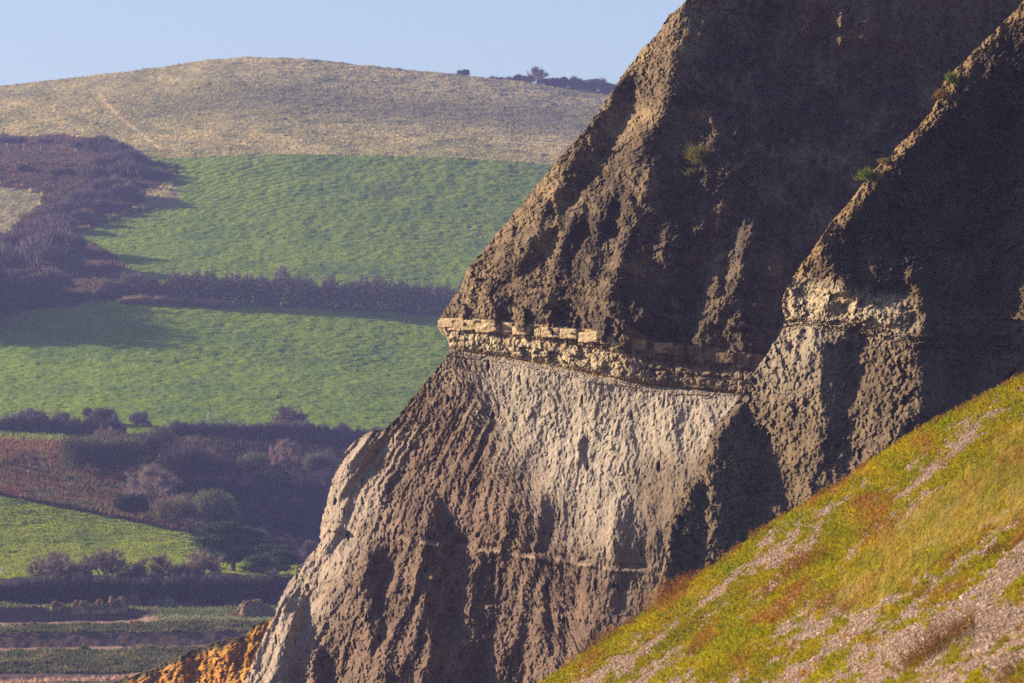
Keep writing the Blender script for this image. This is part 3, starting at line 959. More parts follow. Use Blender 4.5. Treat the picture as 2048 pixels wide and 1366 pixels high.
# ------------------------------------------------------------------ orange sandstone slope, lower left
PX3 = 420 * K
UL3 = line([(1190, 640), (1215, 590), (1235, 546), (1250, 505), (1262, 498), (1272, 485), (1282, 440), (1300, 385), (1320, 340), (1340, 300), (1366, 225), (1440, 40), (1520, -120)])


def slope3(U, V):
    b = -1.7 + 0 * U
    b = paint_field(U, V, b, [([(375, 1300), (400, 1306), (392, 1366), (360, 1366), (355, 1330)], 0.1, 1.0), ([(300, 1345), (318, 1345), (300, 1400), (280, 1400)], 0.1, 0.7),
                              ([(470, 1285), (496, 1272), (480, 1325), (450, 1366), (440, 1340)], 0.0, 0.8), ([(505, 1270), (530, 1262), (515, 1310), (500, 1330)], 0.0, 0.8)])
    return b + 0.5 * fbm(U / 22, V / 60, 3, 251)


_r3 = solve_relief(-160, 760, 1170, 1540, 5, slope3, lambda U, V: -0.8 + 0 * U, PX3)
_off3 = 420 - float(_r3(np.array([450.0]), np.array([1320.0]))[0])


def disp3(U, V):
    return 0.5 * fbm(U / 25, V / 40, 3, 261) - 0.3 * ridged(U / 12, V / 22, 2, 262) + 0.3 * chips(U / 7, V / 9, 263, 1.0) + 0.15 * chips(U / 3.6, V / 4, 264, 1.0)


def colour3(U, V):
    n = fbm(U / 40, V / 40, 3, 291)
    m = fbm(U / 9, V / 14, 3, 292)
    c = mix(np.broadcast_to((0.50, 0.225, 0.03), U.shape + (3,)), (0.54, 0.32, 0.07), np.clip(0.3 + n + 0.3 * m, 0, 1))
    c = mix(c, (0.22, 0.085, 0.025), np.clip(0.9 * m + 0.1, 0, 1))
    c = mix(c, (0.13, 0.095, 0.035), np.clip(2.4 * fbm(U / 26, V / 16, 3, 293) - 0.55, 0, 1) * 0.8)
    turf = np.interp(U, [200, 380, 440, 500, 540], [7, 13, 12, 10, 2])
    top = V - np.interp(U, [225, 300, 340, 385, 440, 485, 505, 546], [1366, 1340, 1320, 1300, 1282, 1272, 1250, 1235])
    return mix(c, (0.11, 0.085, 0.035), sstep(3, -3, top - turf - 6 * m))


orange = cliff("sandstone_slope", UL3, 720, 1190, 1500, 1.7, 330, lambda U, V: _r3(U, V) + _off3, disp3, colour3, M_ROCK, jag=1.8, back=40, seed=231)
tag(orange, "eroding orange sandstone slope with a turf edge, at the foot of the headland", "slope", kind="structure")

# ------------------------------------------------------------------ trees, bushes and hedges of the far land
TR = np.random.default_rng(21)


def lobes(rng, n, w, h, lo=0.35):
    c = np.c_[rng.uniform(-0.34, 0.34, (n, 2)) * w, rng.uniform(lo, 0.72, n) * h]
    r = rng.uniform(0.18, 0.30, n) * min(w, h)
    c[0] = (0, 0, 0.55 * h)
    r[0] = 0.32 * min(w, h)
    return c, r


def twig_crown(rng, w, h, n, tl, tw, base, lo=0.35, upward=0.5, nl=9):
    c, r = lobes(rng, nl, w, h, lo)
    i = rng.integers(0, nl, n)
    d = rng.normal(size=(n, 3))
    d /= np.linalg.norm(d, axis=1, keepdims=True)
    b = c[i] + d * (r[i] * rng.uniform(0.1, 1.0, n) ** 0.6)[:, None]
    b[:, 2] = np.maximum(b[:, 2], 0.02)
    out = b - np.array([0, 0, 0.15 * h])
    out /= np.linalg.norm(out, axis=1, keepdims=True)
    d = out + rng.normal(size=(n, 3)) * 0.35 + (0, 0, upward)
    d /= np.linalg.norm(d, axis=1, keepdims=True)
    V, F = blades(b, d, tl * rng.uniform(0.5, 1.4, n), tw * rng.uniform(0.6, 1.3, n), rng)
    colr = np.repeat(np.asarray(base) * rng.uniform(0.6, 1.35, (n, 1)), 3, 0)
    return V, F, colr


def leaf_crown(rng, w, h, n, size, base, lo=0.3, nl=11):
    c, r = lobes(rng, nl, w, h, lo)
    i = rng.integers(0, nl, n)
    d = rng.normal(size=(n, 3))
    d /= np.linalg.norm(d, axis=1, keepdims=True)
    b = c[i] + d * (r[i] * rng.uniform(0.05, 1.0, n) ** 0.45)[:, None] * np.array([1.1, 1.1, 0.95])
    b[:, 2] = np.maximum(b[:, 2], 0.05)
    V, F = leaves(b, size * rng.uniform(0.6, 1.4, n), rng)
    tone = rng.uniform(0.6, 1.4, nl)[i][:, None] * rng.uniform(0.7, 1.3, (n, 1))
    return V, F, np.repeat(np.asarray(base) * tone, 4, 0)


def branches(rng, h, w, stems, levels=3):
    parts, ends = [], []

    def grow(p, d, L, r, lev):
        path = [p]
        for _ in range(4):
            d = d + rng.normal(size=3) * 0.16 + (0, 0, 0.05)
            d = d / np.linalg.norm(d)
            path.append(path[-1] + d * L / 4)
        parts.append(tube(path, np.linspace(r, r * 0.55, 5), 5 if lev < 2 else 3))
        if lev == levels:
            ends.append((path, d))
            return
        for _ in range(rng.integers(3, 5)):
            k = rng.integers(2, 5)
            dd = d + rng.normal(size=3) * 0.55 * np.array([1, 1, 0.55])
            grow(path[k], dd / np.linalg.norm(dd), L * rng.uniform(0.55, 0.8), r * 0.55, lev + 1)
    for s in range(stems):
        d = np.array([*(rng.normal(size=2) * (0.14 if stems == 1 else 0.45)), 1.0]) * (w / h) ** 0.3
        grow(np.array([*(rng.normal(size=2) * 0.12), -0.3]), d / np.linalg.norm(d), h * 0.36, 0.028 * h / stems ** 0.4, 0)
    V, F = join(parts)
    return V, F, ends


def bare_tree_meshes(seed, h=6.0, w=6.0, stems=1, base=(0.20, 0.165, 0.145)):
    rng = np.random.default_rng(seed)
    V, F, ends = branches(rng, h, w, stems)
    B, D = [], []
    for path, d in ends:
        m = 20
        t = rng.uniform(0, 4, m)
        i = np.minimum(t.astype(int), 3)
        pa = np.array(path)
        B.append(pa[i] + (pa[i + 1] - pa[i]) * (t - i)[:, None])
        D.append(d + rng.normal(size=(m, 3)) * 0.6 + (0, 0, 0.25))
    B, D = np.concatenate(B), np.concatenate(D)
    D /= np.linalg.norm(D, axis=1, keepdims=True)
    n = len(B)
    cv, cf = blades(B, D, rng.uniform(0.4, 1.1, n) * h / 6, rng.uniform(0.04, 0.085, n), rng)
    zmax = np.percentile(cv[:, 2], 99.5)
    return (V * (h / zmax), F), (cv * (h / zmax), cf, np.repeat(np.asarray(base) * rng.uniform(0.6, 1.35, (n, 1)), 3, 0))


PROTO = {}


def make_proto(kind, seed, rng):
    """Meshes of one kind at its nominal size: list of (part name, object data) kept for sharing."""
    hold = []
    if kind.startswith("bare_tree"):
        (tv, tf), (cv, cf, cc) = bare_tree_meshes(seed, stems=1 if kind.endswith("one") else 4)
        hold = [("trunk", tv, tf, M_BARK, np.array((0.16, 0.12, 0.10))), ("crown", cv, cf, M_TWIG, cc)]
    elif kind.startswith("scrub"):
        v, f, c = twig_crown(rng, 5.0, 3.0, 4200, 0.55, 0.075, (0.14, 0.122, 0.112), 0.25)
        pv, pf, _ = branches(rng, 2.4, 3.5, 4, 1)
        hold = [("stems", pv, pf, M_BARK, np.array((0.14, 0.10, 0.09))), ("crown", v, f, M_TWIG, c)]
    elif kind.startswith("gorse"):
        v, f, c = leaf_crown(rng, 4.5, 2.8, 4200, 0.24, (0.055, 0.085, 0.03))
        pv, pf, _ = branches(rng, 2.0, 3.0, 3, 1)
        hold = [("stems", pv, pf, M_BARK, np.array((0.12, 0.09, 0.07))), ("crown", v, f, M_LEAF, c)]
    elif kind.startswith("leafy"):
        v, f, c = leaf_crown(rng, 6.0, 5.6, 6500, 0.26, (0.10, 0.105, 0.05), 0.28, 16)
        v2, f2, c2 = twig_crown(rng, 6.4, 6.0, 2600, 0.6, 0.06, (0.15, 0.125, 0.11), 0.3, 0.6, 12)
        vv, ff = np.concatenate([v, v2]), [f, f2 + len(v)]
        pv, pf, _ = branches(rng, 4.0, 4.0, 2, 2)
        hold = [("trunk", pv, pf, M_BARK, np.array((0.14, 0.11, 0.09))), ("crown", vv, ff, M_LEAF, np.concatenate([c, c2]))]
    elif kind.startswith("pine"):
        parts, cl = [], []
        trunk = [np.array([0, 0, -0.4]), np.array([0.1, 0, 1.0]), np.array([0.35, 0.1, 2.2]), np.array([0.3, 0.0, 3.6]), np.array([0.1, 0, 5.4])]
        parts.append(tube(trunk, [0.26, 0.22, 0.19, 0.15, 0.06], 7))
        for i in range(17):
            z = rng.uniform(0.8, 5.2)
            a = rng.uniform(0, 2 * math.pi)
            p0 = np.array([np.interp(z, [0, 1, 2.2, 3.6, 5.4], [0, 0.1, 0.35, 0.3, 0.1]), 0, z])
            L = np.interp(z, [0.8, 2.6, 5.2], [3.3, 3.7, 1.9]) * rng.uniform(0.7, 1.05)
            d = np.array([math.cos(a), math.sin(a), 0.10])
            path = [p0 + d * L * t + np.array([0, 0, 0.28 * math.sin(t * 3.0) + 0.35 * t * t]) for t in np.linspace(0, 1, 5)]
            parts.append(tube(path, np.linspace(0.09, 0.03, 5), 4))
            for t in np.linspace(0.3, 1.0, 6):
                c = p0 + d * L * t + np.array([0, 0, 0.28 * math.sin(t * 3.0) + 0.35 * t * t + 0.25])
                cl.append((c, rng.uniform(0.55, 0.95)))
        for i in range(12):
            a, q = rng.uniform(0, 6.28), rng.uniform(0, 1) ** 0.5
            cl.append((np.array([math.cos(a) * 2.1 * q, math.sin(a) * 2.1 * q, 5.5 - 1.5 * q * q + rng.uniform(-0.5, 0.2)]), rng.uniform(0.5, 0.9)))
        pv, pf = join(parts)
        B = np.concatenate([c + rng.normal(size=(90, 3)) * np.array([0.5, 0.5, 0.26]) * r for c, r in cl])
        n = len(B)
        D = rng.normal(size=(n, 3)) + (0, 0, 0.7)
        D /= np.linalg.norm(D, axis=1, keepdims=True)
        v, f = blades(B, D, rng.uniform(0.25, 0.5, n), rng.uniform(0.12, 0.2, n), rng)
        tone = np.repeat(rng.uniform(0.55, 1.4, len(cl)), 90)[:, None]
        hold = [("trunk", pv, pf, M_BARK, np.array((0.13, 0.10, 0.09))), ("crown", v, f, M_LEAF, np.repeat(np.array((0.045, 0.075, 0.035)) * tone, 3, 0))]
    return hold


NAMES = {"bare_tree": "bare_tree", "scrub": "bare_bush", "gorse": "gorse_bush", "leafy": "leafy_tree", "pine": "pine_tree"}
NOMINAL = {"bare_tree": (6.0, 6.0), "scrub": (3.0, 5.0), "gorse": (2.8, 4.5), "leafy": (6.0, 6.4), "pine": (6.0, 6.4)}


def plant(kind, u, v, hpx, label, cat, group=None, tint=(1, 1, 1), wide=1.0, sink=0.25, name=None, d=None):
    """A tree or bush rooted at the terrain seen at (u, v), hpx picture units tall."""
    fam = kind.rsplit("_", 1)[0]
    p = ground_at(u, v) if d is None else P(u, v, d)
    h = hpx * K * p[1]
    s = h / NOMINAL[fam][0]
    o = thing(name or NAMES[fam], label, cat, p - np.array([0, 0, sink]), group, TR.uniform(0, 6.28), (s * wide, s * wide, s))
    if kind not in PROTO:
        made = []
        for part, pv, pf, m, c in make_proto(kind, abs(hash_name(kind)) % 9973, np.random.default_rng(abs(hash_name(kind)) % 9973)):
            made.append(obj(part, pv, pf, m, o, col=c))
        PROTO[kind] = made
        kids = made
    else:
        kids = []
        for q in PROTO[kind]:
            c = q.copy()
            COL.objects.link(c)
            c.parent = o
            kids.append(c)
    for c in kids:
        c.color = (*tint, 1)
    return o


def hash_name(s):
    h = 7
    for ch in s:
        h = (h * 131 + ord(ch)) % 1000003
    return h


WARM, PALE_T, DARK_T, RED_T, GREEN_T = (1.1, 0.95, 0.9), (1.75, 1.6, 1.5), (0.65, 0.65, 0.75), (1.5, 0.75, 0.6), (1.1, 1.35, 0.8)

# scrub on the bank left of the upper field: (u, v at the base, height, kind, tint)
SCRUB = [(5, 292, 26), (40, 290, 20), (88, 292, 22), (168, 300, 30), (205, 306, 28), (235, 318, 32), (262, 330, 30), (225, 350, 36), (190, 372, 34), (250, 358, 34),
         (215, 400, 36), (170, 418, 34), (135, 438, 36), (245, 408, 32), (285, 362, 24), (110, 468, 38), (160, 452, 26), (70, 486, 34), (40, 520, 56), (95, 520, 60),
         (20, 552, 44), (70, 560, 72), (120, 548, 70), (15, 600, 52), (60, 606, 50), (105, 600, 50), (-30, 560, 60), (-40, 620, 60), (150, 512, 34), (200, 428, 26)]
for i, (u, v, h) in enumerate(SCRUB):
    plant("scrub_" + "abc"[i % 3], u, v, h * (0.95 if i < 4 else 1.35), "bare purple brown bush in the dense scrub between bracken bank and green field", "bush",
          "bare bushes of the scrub bank", [(1.0, 0.95, 1.0), (1.15, 1.0, 0.95), (0.85, 0.85, 0.9)][(i * 7) % 3], 1.15)
plant("gorse_a", 45, 345, 22, "round dark green gorse bush among red bracken, left of the diagonal path", "bush", None, (0.9, 1.0, 0.9), 1.1)
plant("gorse_b", 128, 352, 22, "wide dark green gorse bush beside the diagonal path through the bracken", "bush", None, (0.85, 0.95, 0.8), 1.5)
plant("gorse_a", 222, 322, 20, "dark green gorse bush at the upper right end of the scrub bank", "bush", None, (0.8, 1.0, 0.9), 1.0)
plant("scrub_b", 352, 343, 20, "small straw coloured bush at the top left corner of the upper green field", "bush", None, (1.9, 1.5, 1.0), 0.55)
plant("scrub_c", 140, 471, 9, "low pale straw bush at the pointed left tip of the upper green field", "bush", None, (2.3, 2.0, 1.5), 1.0)
plant("scrub_a", 118, 580, 36, "pale sunlit bare bush left of the gap in the middle hedge", "bush", None, (1.7, 1.35, 1.2), 1.0)

for i, (u, v, h) in enumerate([(-75, 645, 150), (-120, 648, 180), (-165, 652, 200), (-60, 618, 120), (-110, 622, 170), (-165, 628, 190), (-45, 634, 110), (-215, 655, 210), (-270, 655, 215), (-140, 668, 190), (-230, 672, 215)]):
    plant("leafy_" + "ab"[i % 2], u, v, h, "tall tree just beyond the left edge of the view, beside the middle hedge", "tree", "trees beyond the left edge", (0.7, 0.65, 0.7), 1.1)

# skyline bushes
plant("gorse_b", 928, 153, 19, "small lone dark bush on the skyline of the dry hill", "bush", None, (0.8, 0.75, 0.9), 1.0, d=1702)
for i, (u, h) in enumerate([(985, 13), (1003, 13), (1018, 16), (1038, 24)]):
    plant("gorse_a" if i % 2 else "scrub_a", u, float(sk(np.array([u]))[0]) + 5, h, "low dark bush in the skyline row left of the tall one", "bush",
          "low bushes at the left end of the skyline row", (0.7, 0.65, 0.8), 1.2, d=1702)
plant("bare_tree_many", 1072, float(sk(np.array([1072]))[0]) + 6, 42, "tallest skyline bush, bare and spreading, above its row of low bushes", "bush", None, (0.9, 0.75, 0.85), 1.0, d=1700, name="bare_bush")
for i, (u, h) in enumerate([(1055, 24), (1090, 20), (1108, 28), (1128, 32), (1146, 30), (1164, 30), (1180, 36), (1198, 34), (1216, 34), (1236, 34)]):
    plant(("gorse_b", "scrub_b", "gorse_a")[i % 3], u, float(sk(np.array([u]))[0]) + 6, h, "dark bush in the dense skyline row next to the brown cliff edge", "bush",
          "dense bushes on the skyline by the cliff", (0.7, 0.65, 0.8), 1.0, d=1700)


def hedge(name, label, uline, u0, u1, hpx, depth_m, n_t, n_l, base_t, base_l, seed, dfix=None, mat=None):
    """One long hedge along a control line; ragged top, twigs outside and leaves within."""
    rng = np.random.default_rng(seed)
    mid = ground_at((u0 + u1) / 2, float(uline(np.array([(u0 + u1) / 2.0]))[0]))

    def cloud(n, shell):
        u = rng.uniform(u0, u1, n)
        us = np.linspace(u0, u1, 40)
        g = np.array([ground_at(a, float(uline(np.array([a]))[0])) for a in us])
        p = np.stack([np.interp(u, us, g[:, i]) for i in range(3)], -1)
        H = hpx(u) * K * p[:, 1] * np.clip(0.88 + 0.5 * fbm(u / 24, u * 0 + seed, 3, seed) + 0.16 * pn(u / 5, u * 0, seed + 3), 0.4, 1.5)
        H = H * np.clip(np.minimum(u - u0, u1 - u) / 14, 0.25, 1) ** 0.5
        a = rng.uniform(0, math.pi, n)
        r = rng.uniform(0, 1, n) ** shell
        p[:, 1] += np.cos(a) * r * depth_m / 2 + depth_m * 0.4
        z = np.abs(np.sin(a)) ** 0.6 * r
        p[:, 2] += z * H
        return p, a, z, u

    p, a, z, u = cloud(n_t, 0.35)
    d = np.c_[rng.normal(size=n_t) * 0.4, np.cos(a) * 0.5 + rng.normal(size=n_t) * 0.3, 0.6 + rng.uniform(0, 0.8, n_t)]
    d /= np.linalg.norm(d, axis=1, keepdims=True)
    tv, tf = blades(p, d, rng.uniform(0.4, 1.0, n_t), rng.uniform(0.05, 0.10, n_t), rng)
    ct = np.asarray(base_t) * rng.uniform(0.6, 1.35, (n_t, 1)) * (1 + 0.3 * fbm(u / 30, z, 2, seed + 5))[:, None]
    q, a, z, u = cloud(n_l, 0.6)
    q[:, 2] -= 0.15
    lv, lf = leaves(q, rng.uniform(0.25, 0.55, n_l), rng)
    cl = np.asarray(base_l) * rng.uniform(0.6, 1.4, (n_l, 1))
    V = np.concatenate([tv, lv])
    o = obj(name, V - mid, [tf, lf + len(tv)], mat or M_TWIG, col=np.concatenate([np.repeat(ct, 3, 0), np.repeat(cl, 4, 0)]))
    o.location = [float(c) for c in mid]
    return tag(o, label, "hedge")


hedge("hedge", "long bare hedge with a ragged top between the upper and lower green fields", L3, 188, 1010,
      line([(188, 44), (250, 58), (330, 58), (380, 74), (440, 66), (560, 78), (660, 64), (720, 76), (800, 72), (1010, 76)]), 5.0, 30000, 30000, (0.19, 0.15, 0.125), (0.085, 0.065, 0.06), 61)
hedge("reeds", "strip of pale dry grass in front of the middle hedge", off(L3, 7), 235, 480, line([(235, 12), (300, 17), (480, 10)]), 1.5, 6000, 500,
      (0.38, 0.30, 0.17), (0.2, 0.17, 0.08), 62, mat=M_GRASS)["category"] = "grass"
hedge("hedge", "dark hedge left of the leafy trees, at the foot of the lower green field", L4, -330, 250,
      line([(-330, 44), (0, 40), (40, 48), (130, 42), (250, 42)]), 4.0, 14000, 16000, (0.15, 0.115, 0.12), (0.065, 0.055, 0.06), 63)
hedge("hedge", "dark straight hedge right of the leafy trees, at the foot of the lower green field", L4, 330, 900,
      line([(330, 36), (480, 32), (600, 40), (700, 38), (900, 38)]), 4.0, 20000, 24000, (0.14, 0.11, 0.12), (0.065, 0.055, 0.065), 64)
hedge("hedge", "dense dark hedge below the near field, behind the earth heaps", off(LINES[14][0], 4), -330, 760,
      line([(-120, 46), (0, 44), (60, 56), (430, 60), (560, 66), (760, 60)]), 3.5, 31000, 42000, (0.10, 0.09, 0.085), (0.045, 0.042, 0.045), 65)

plant("scrub_a", 60, 842, 34, "purple bare bush rising from the left end of the lower hedge", "bush", None, (1.0, 0.8, 1.0), 1.1)
plant("leafy_a", 122, 850, 36, "olive bush in the lower hedge with sunlit field behind it", "bush", None, (1.4, 1.3, 1.0), 1.0, name="leafy_bush")
plant("scrub_c", 205, 848, 38, "reddish purple bare bush in the lower hedge behind the leafy trees", "bush", None, (1.1, 0.85, 0.85), 1.2)
plant("scrub_b", 282, 856, 36, "grey bare bush in the gap at the hedge beside the leafy trees", "bush", None, (1.1, 1.0, 1.1), 1.0)
plant("bare_tree_many", 572, 868, 62, "broad bare tree standing up out of the lower hedge against the green field", "tree", None, (0.85, 0.75, 0.8), 1.25)

plant("bare_tree_one", 202, 905, 60, "pale bare tree rising above the leafy trees with upright branches", "tree", None, PALE_T, 0.8)
plant("leafy_a", 165, 948, 92, "dark leafy tree on the left of the copse, beside the rust bracken", "tree", None, (0.9, 0.95, 0.9), 1.05)
plant("leafy_b", 235, 955, 105, "tall dark leafy tree in the middle of the copse", "tree", None, (0.85, 0.85, 0.85), 1.05)
plant("leafy_a", 310, 930, 95, "dark tree at the right of the copse below the hedge", "tree", None, (0.7, 0.7, 0.8), 1.0)
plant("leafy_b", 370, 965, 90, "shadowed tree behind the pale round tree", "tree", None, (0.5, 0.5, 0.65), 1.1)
plant("gorse_a", 268, 1036, 60, "dark bush in shade just left below the pale round tree", "bush", None, (0.6, 0.55, 0.7), 1.0)
plant("bare_tree_many", 303, 1014, 88, "pale grey round bare tree in the middle of the scrub slope", "tree", None, (1.7, 1.55, 1.5), 1.0)
plant("leafy_b", 352, 1050, 72, "sunlit olive bush tree right of the red bracken tip", "tree", None, (1.6, 1.45, 1.15), 1.05)
plant("leafy_a", 430, 1056, 96, "green leafy tree left of the dark wooded slope", "tree", None, (1.15, 1.35, 0.9), 0.95)
plant("leafy_a", 505, 952, 62, "olive bush at the left of the pair on the ledge above the dark slope", "bush", None, (1.2, 1.2, 1.0), 1.1, name="leafy_bush")
plant("bare_tree_many", 570, 935, 62, "pale bare bush with sunlit upright twigs above the dark slope", "bush", None, (1.8, 1.5, 1.4), 0.8, name="bare_bush")
plant("leafy_b", 636, 950, 55, "rounded olive bush beside the rock edge, above the dark slope", "bush", None, (1.3, 1.25, 1.1), 1.2, name="leafy_bush")
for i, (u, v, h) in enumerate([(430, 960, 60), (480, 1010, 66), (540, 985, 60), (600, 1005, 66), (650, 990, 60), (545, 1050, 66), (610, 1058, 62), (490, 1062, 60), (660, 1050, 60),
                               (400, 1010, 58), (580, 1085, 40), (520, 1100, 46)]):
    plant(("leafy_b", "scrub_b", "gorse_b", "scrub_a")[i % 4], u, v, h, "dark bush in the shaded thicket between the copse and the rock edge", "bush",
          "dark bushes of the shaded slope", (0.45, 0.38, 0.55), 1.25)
plant("scrub_a", 575, 1102, 40, "reddish bare bush right of the big pine, by the rock edge", "bush", None, (1.6, 1.0, 0.85), 1.1)
plant("scrub_c", 618, 1112, 36, "pinkish bare bush touching the rock edge", "bush", None, (1.6, 1.15, 1.0), 0.9)
plant("leafy_b", 523, 1095, 52, "thin olive tree behind the top of the big pine", "tree", None, (0.9, 0.9, 0.9), 0.7)
plant("pine_a", 466, 1142, 102, "big dark pine with layered spreading boughs at the tip of the near field", "tree", None, (1.1, 1.15, 1.0), 1.4)
plant("pine_b", 546, 1155, 72, "smaller dark pine on the right of the big one", "tree", None, (1.0, 1.1, 1.0), 1.4)
plant("bare_tree_one", 592, 1168, 78, "thin bare tree on green grass between the smaller pine and the rock edge", "tree", None, (1.3, 1.15, 1.1), 0.85)
plant("bare_tree_many", 110, 1186, 90, "leftmost pale bare tree in the row below the near field", "tree", None, (1.3, 1.2, 1.1), 1.1)
plant("bare_tree_few", 215, 1176, 84, "fan shaped bare tree with dark spreading branches in the row below the near field", "tree", None, (1.2, 1.0, 1.0), 1.15)
plant("bare_tree_many", 318, 1174, 72, "bare tree with a brown top in the middle of the row below the near field", "tree", None, (1.3, 1.12, 0.95), 1.0)
plant("bare_tree_few", 398, 1180, 84, "pinkish bare tree beside the big pine in the row below the near field", "tree", None, (1.5, 1.25, 1.1), 1.0)
plant("scrub_b", 160, 1180, 56, "low bare bush between the two leftmost trees of the row", "bush", None, (1.1, 1.0, 0.95), 0.8)
plant("scrub_a", 270, 1178, 54, "low bare bush right of the fan shaped tree", "bush", None, (1.2, 1.1, 0.95), 0.8)
plant("scrub_c", 360, 1180, 58, "low bare bush between the brown topped tree and the pinkish tree", "bush", None, (1.2, 1.1, 0.95), 0.8)
plant("leafy_a", 500, 1178, 40, "low olive bush under the boughs of the big pine", "bush", None, (1.0, 1.1, 0.8), 1.3, name="leafy_bush")


# fence posts at the top of the bracken bank, one fence with its wire
fp = [(15, 300, 13), (46.5, 302, 16), (81.5, 303, 14), (120, 300, 11), (151, 309, 14)]
base = ground_at(81.5, 303)
fence = thing("fence", "broken line of pale leaning posts along the top of the red bracken bank", "fence", base)
tops = []
for (u, v, h) in fp:
    p = ground_at(u, v) - base
    hh = h * K * (p[1] + base[1])
    ln = TR.normal(size=2) * 0.06
    V, F = tube([p + (0, 0, -0.3), p + (ln[0] * 0.5, 0, hh * 0.5), p + (ln[0], ln[1], hh)], [0.085, 0.08, 0.07], 6)
    V2 = np.array([p + (ln[0], ln[1], hh + 0.03)])
    n0 = len(V)
    F2 = np.array([[n0 - 6 + j, n0 - 6 + (j + 1) % 6, n0] for j in range(6)])
    obj("post", np.concatenate([V, V2]), [F, F2], M_WOOD, fence, col=(0.62, 0.54, 0.45))
    tops.append(p + (ln[0] * 0.8, ln[1] * 0.8, hh * 0.85))
V, F = tube(tops, [0.008] * len(tops), 4)
obj("wire", V, F, M_WOOD, fence, col=(0.25, 0.24, 0.23))
for (u, v, h, lab) in [(26.5, 470, 14, "white post at the right edge of the small straw meadow"), (4, 513, 9, "short white post at the picture's left edge below the straw meadow"),
                       (416, 846, 7, "small white post on top of the lower hedge, at the foot of the green field"),
                       (3, 1146, 9, "short pale post at the left end below the near field")]:
    p = ground_at(u, v)
    hh = h * K * p[1] + 0.3
    V, F = tube([(0, 0, -0.3), (0.02, 0, hh * 0.5), (0.05, 0, hh)], [0.09, 0.085, 0.08], 6)
    F2 = np.array([[12, 13, 14], [12, 14, 15], [12, 15, 16], [12, 16, 17]])
    o = obj("fence_post", V, [F, F2], M_WOOD, col=(0.75, 0.72, 0.68))
    o.location = [float(c) for c in p + (0, 0, 0.9 if v == 846 else 0)]
    tag(o, lab, "post")


# heaps of dug earth on the terraces
def heap(u, v, wpx, hpx, label, seed, cols=((0.27, 0.165, 0.10), (0.10, 0.11, 0.04)), name="earth_heap", sharp=1.0):
    p = ground_at(u, v)
    s = K * p[1]
    nr, na = 34, 84
    r = np.linspace(0, 1, nr)[:, None]
    a = np.linspace(0, 2 * math.pi, na, endpoint=False)[None]
    x = r * np.cos(a)
    y = r * np.sin(a)
    W, H = wpx * s * 0.68, hpx * s
    k = 1 + 0.35 * fbm(np.cos(a) * 1.5 + seed, np.sin(a) * 1.5, 2, seed)
    q = np.clip(1 - r ** 2.4, 0, 1) + 0 * a
    n = fbm(x * 2.6 + seed, y * 2.6, 3, seed + 1) + 0.5 * ridged(x * 5, y * 5 + seed, 2, seed + 2)
    hr = np.random.default_rng(seed + 40)
    z = 0 * q
    for _ in range(11):
        cx, cy, cr, ch = hr.uniform(-0.7, 0.7), hr.uniform(-0.6, 0.6), hr.uniform(0.16, 0.42), hr.uniform(0.3, 1.0)
        z = np.maximum(z, ch * (1 - 0.5 * abs(cx)) * np.clip(1 - ((x - cx) ** 2 + (y - cy) ** 2) / cr ** 2, 0, 1) ** 0.8)
    z = H * (0.85 * z + 0.22 * q + 0.16 * n * sharp * sstep(1.0, 0.7, r)) - 0.4 * (r > 0.96)
    V = np.stack([x * k * W, y * k * W * 0.7, z], -1).reshape(-1, 3)
    i = np.arange(nr - 1)[:, None] * na
    j = np.arange(na)[None]
    F = np.stack([i + j, i + na + j, i + na + (j + 1) % na, i + (j + 1) % na], -1).reshape(-1, 4)
    c = mix(np.broadcast_to(cols[0], (nr, na, 3)), cols[1], np.clip(0.35 + 1.4 * fbm(x * 3, y * 3 + seed, 3, seed + 7), 0, 1))
    o = obj(name, V, F, M_SOIL, col=c.reshape(-1, 3))
    o.location = [float(t) for t in p - np.array([0, 0, 0.1])]
    if name == "earth_heap":
        gr_ = np.random.default_rng(seed + 90)
        Vg = V[gr_.integers(0, na * 30, 420)] + gr_.normal(size=(420, 3)) * 0.05
        Dg = np.c_[gr_.normal(size=(420, 2)) * 0.5, np.ones(420)]
        Dg /= np.linalg.norm(Dg, axis=1, keepdims=True)
        bv, bf = blades(Vg, Dg, gr_.uniform(0.15, 0.42, 420), gr_.uniform(0.10, 0.25, 420), gr_)
        gc = np.where((fbm(Vg[:, 0] * 1.2, Vg[:, 1] * 1.2 + seed, 2, seed) > -0.05)[:, None], (0.24, 0.15, 0.085), (0.12, 0.14, 0.04)) * gr_.uniform(0.6, 1.4, (420, 1))
        obj("foliage", bv, bf, M_GRASS, o, col=np.repeat(gc, 3, 0))
    return tag(o, label, "heap")


heap(112, 1214, 22, 9, "tiny brown earth heap alone on the left of the first terrace", 1)
heap(162, 1220, 34, 20, "rounded brown earth heap at the left of the big group of heaps", 2)
heap(200, 1218, 32, 18, "grassy heap between the rounded brown heap and the middle heap", 3, ((0.2, 0.19, 0.08), (0.1, 0.13, 0.04)))
heap(234, 1220, 36, 32, "middle brown earth heap above the end of the first track", 4)
heap(264, 1212, 34, 30, "tallest brown earth heap, just above the orange block", 5)
heap(322, 1210, 50, 26, "dark earth heap with a sunlit crest at the right of the group", 6, ((0.2, 0.14, 0.11), (0.12, 0.1, 0.06)))
heap(500, 1236, 86, 36, "wide brown earth heap half hidden by the orange sandstone slope", 7, ((0.20, 0.125, 0.075), (0.12, 0.11, 0.045)))
heap(166, 1302, 28, 12, "small brown heap at the second earth track", 8)
heap(286, 1300, 60, 12, "low grassy heap beside the right part of the second track", 9, ((0.2, 0.19, 0.08), (0.12, 0.14, 0.05)))
heap(265, 1250, 22, 17, "small bright orange block of earth at the end of the first track", 10, ((0.62, 0.30, 0.12), (0.5, 0.2, 0.07)), "earth_block", 0.4)

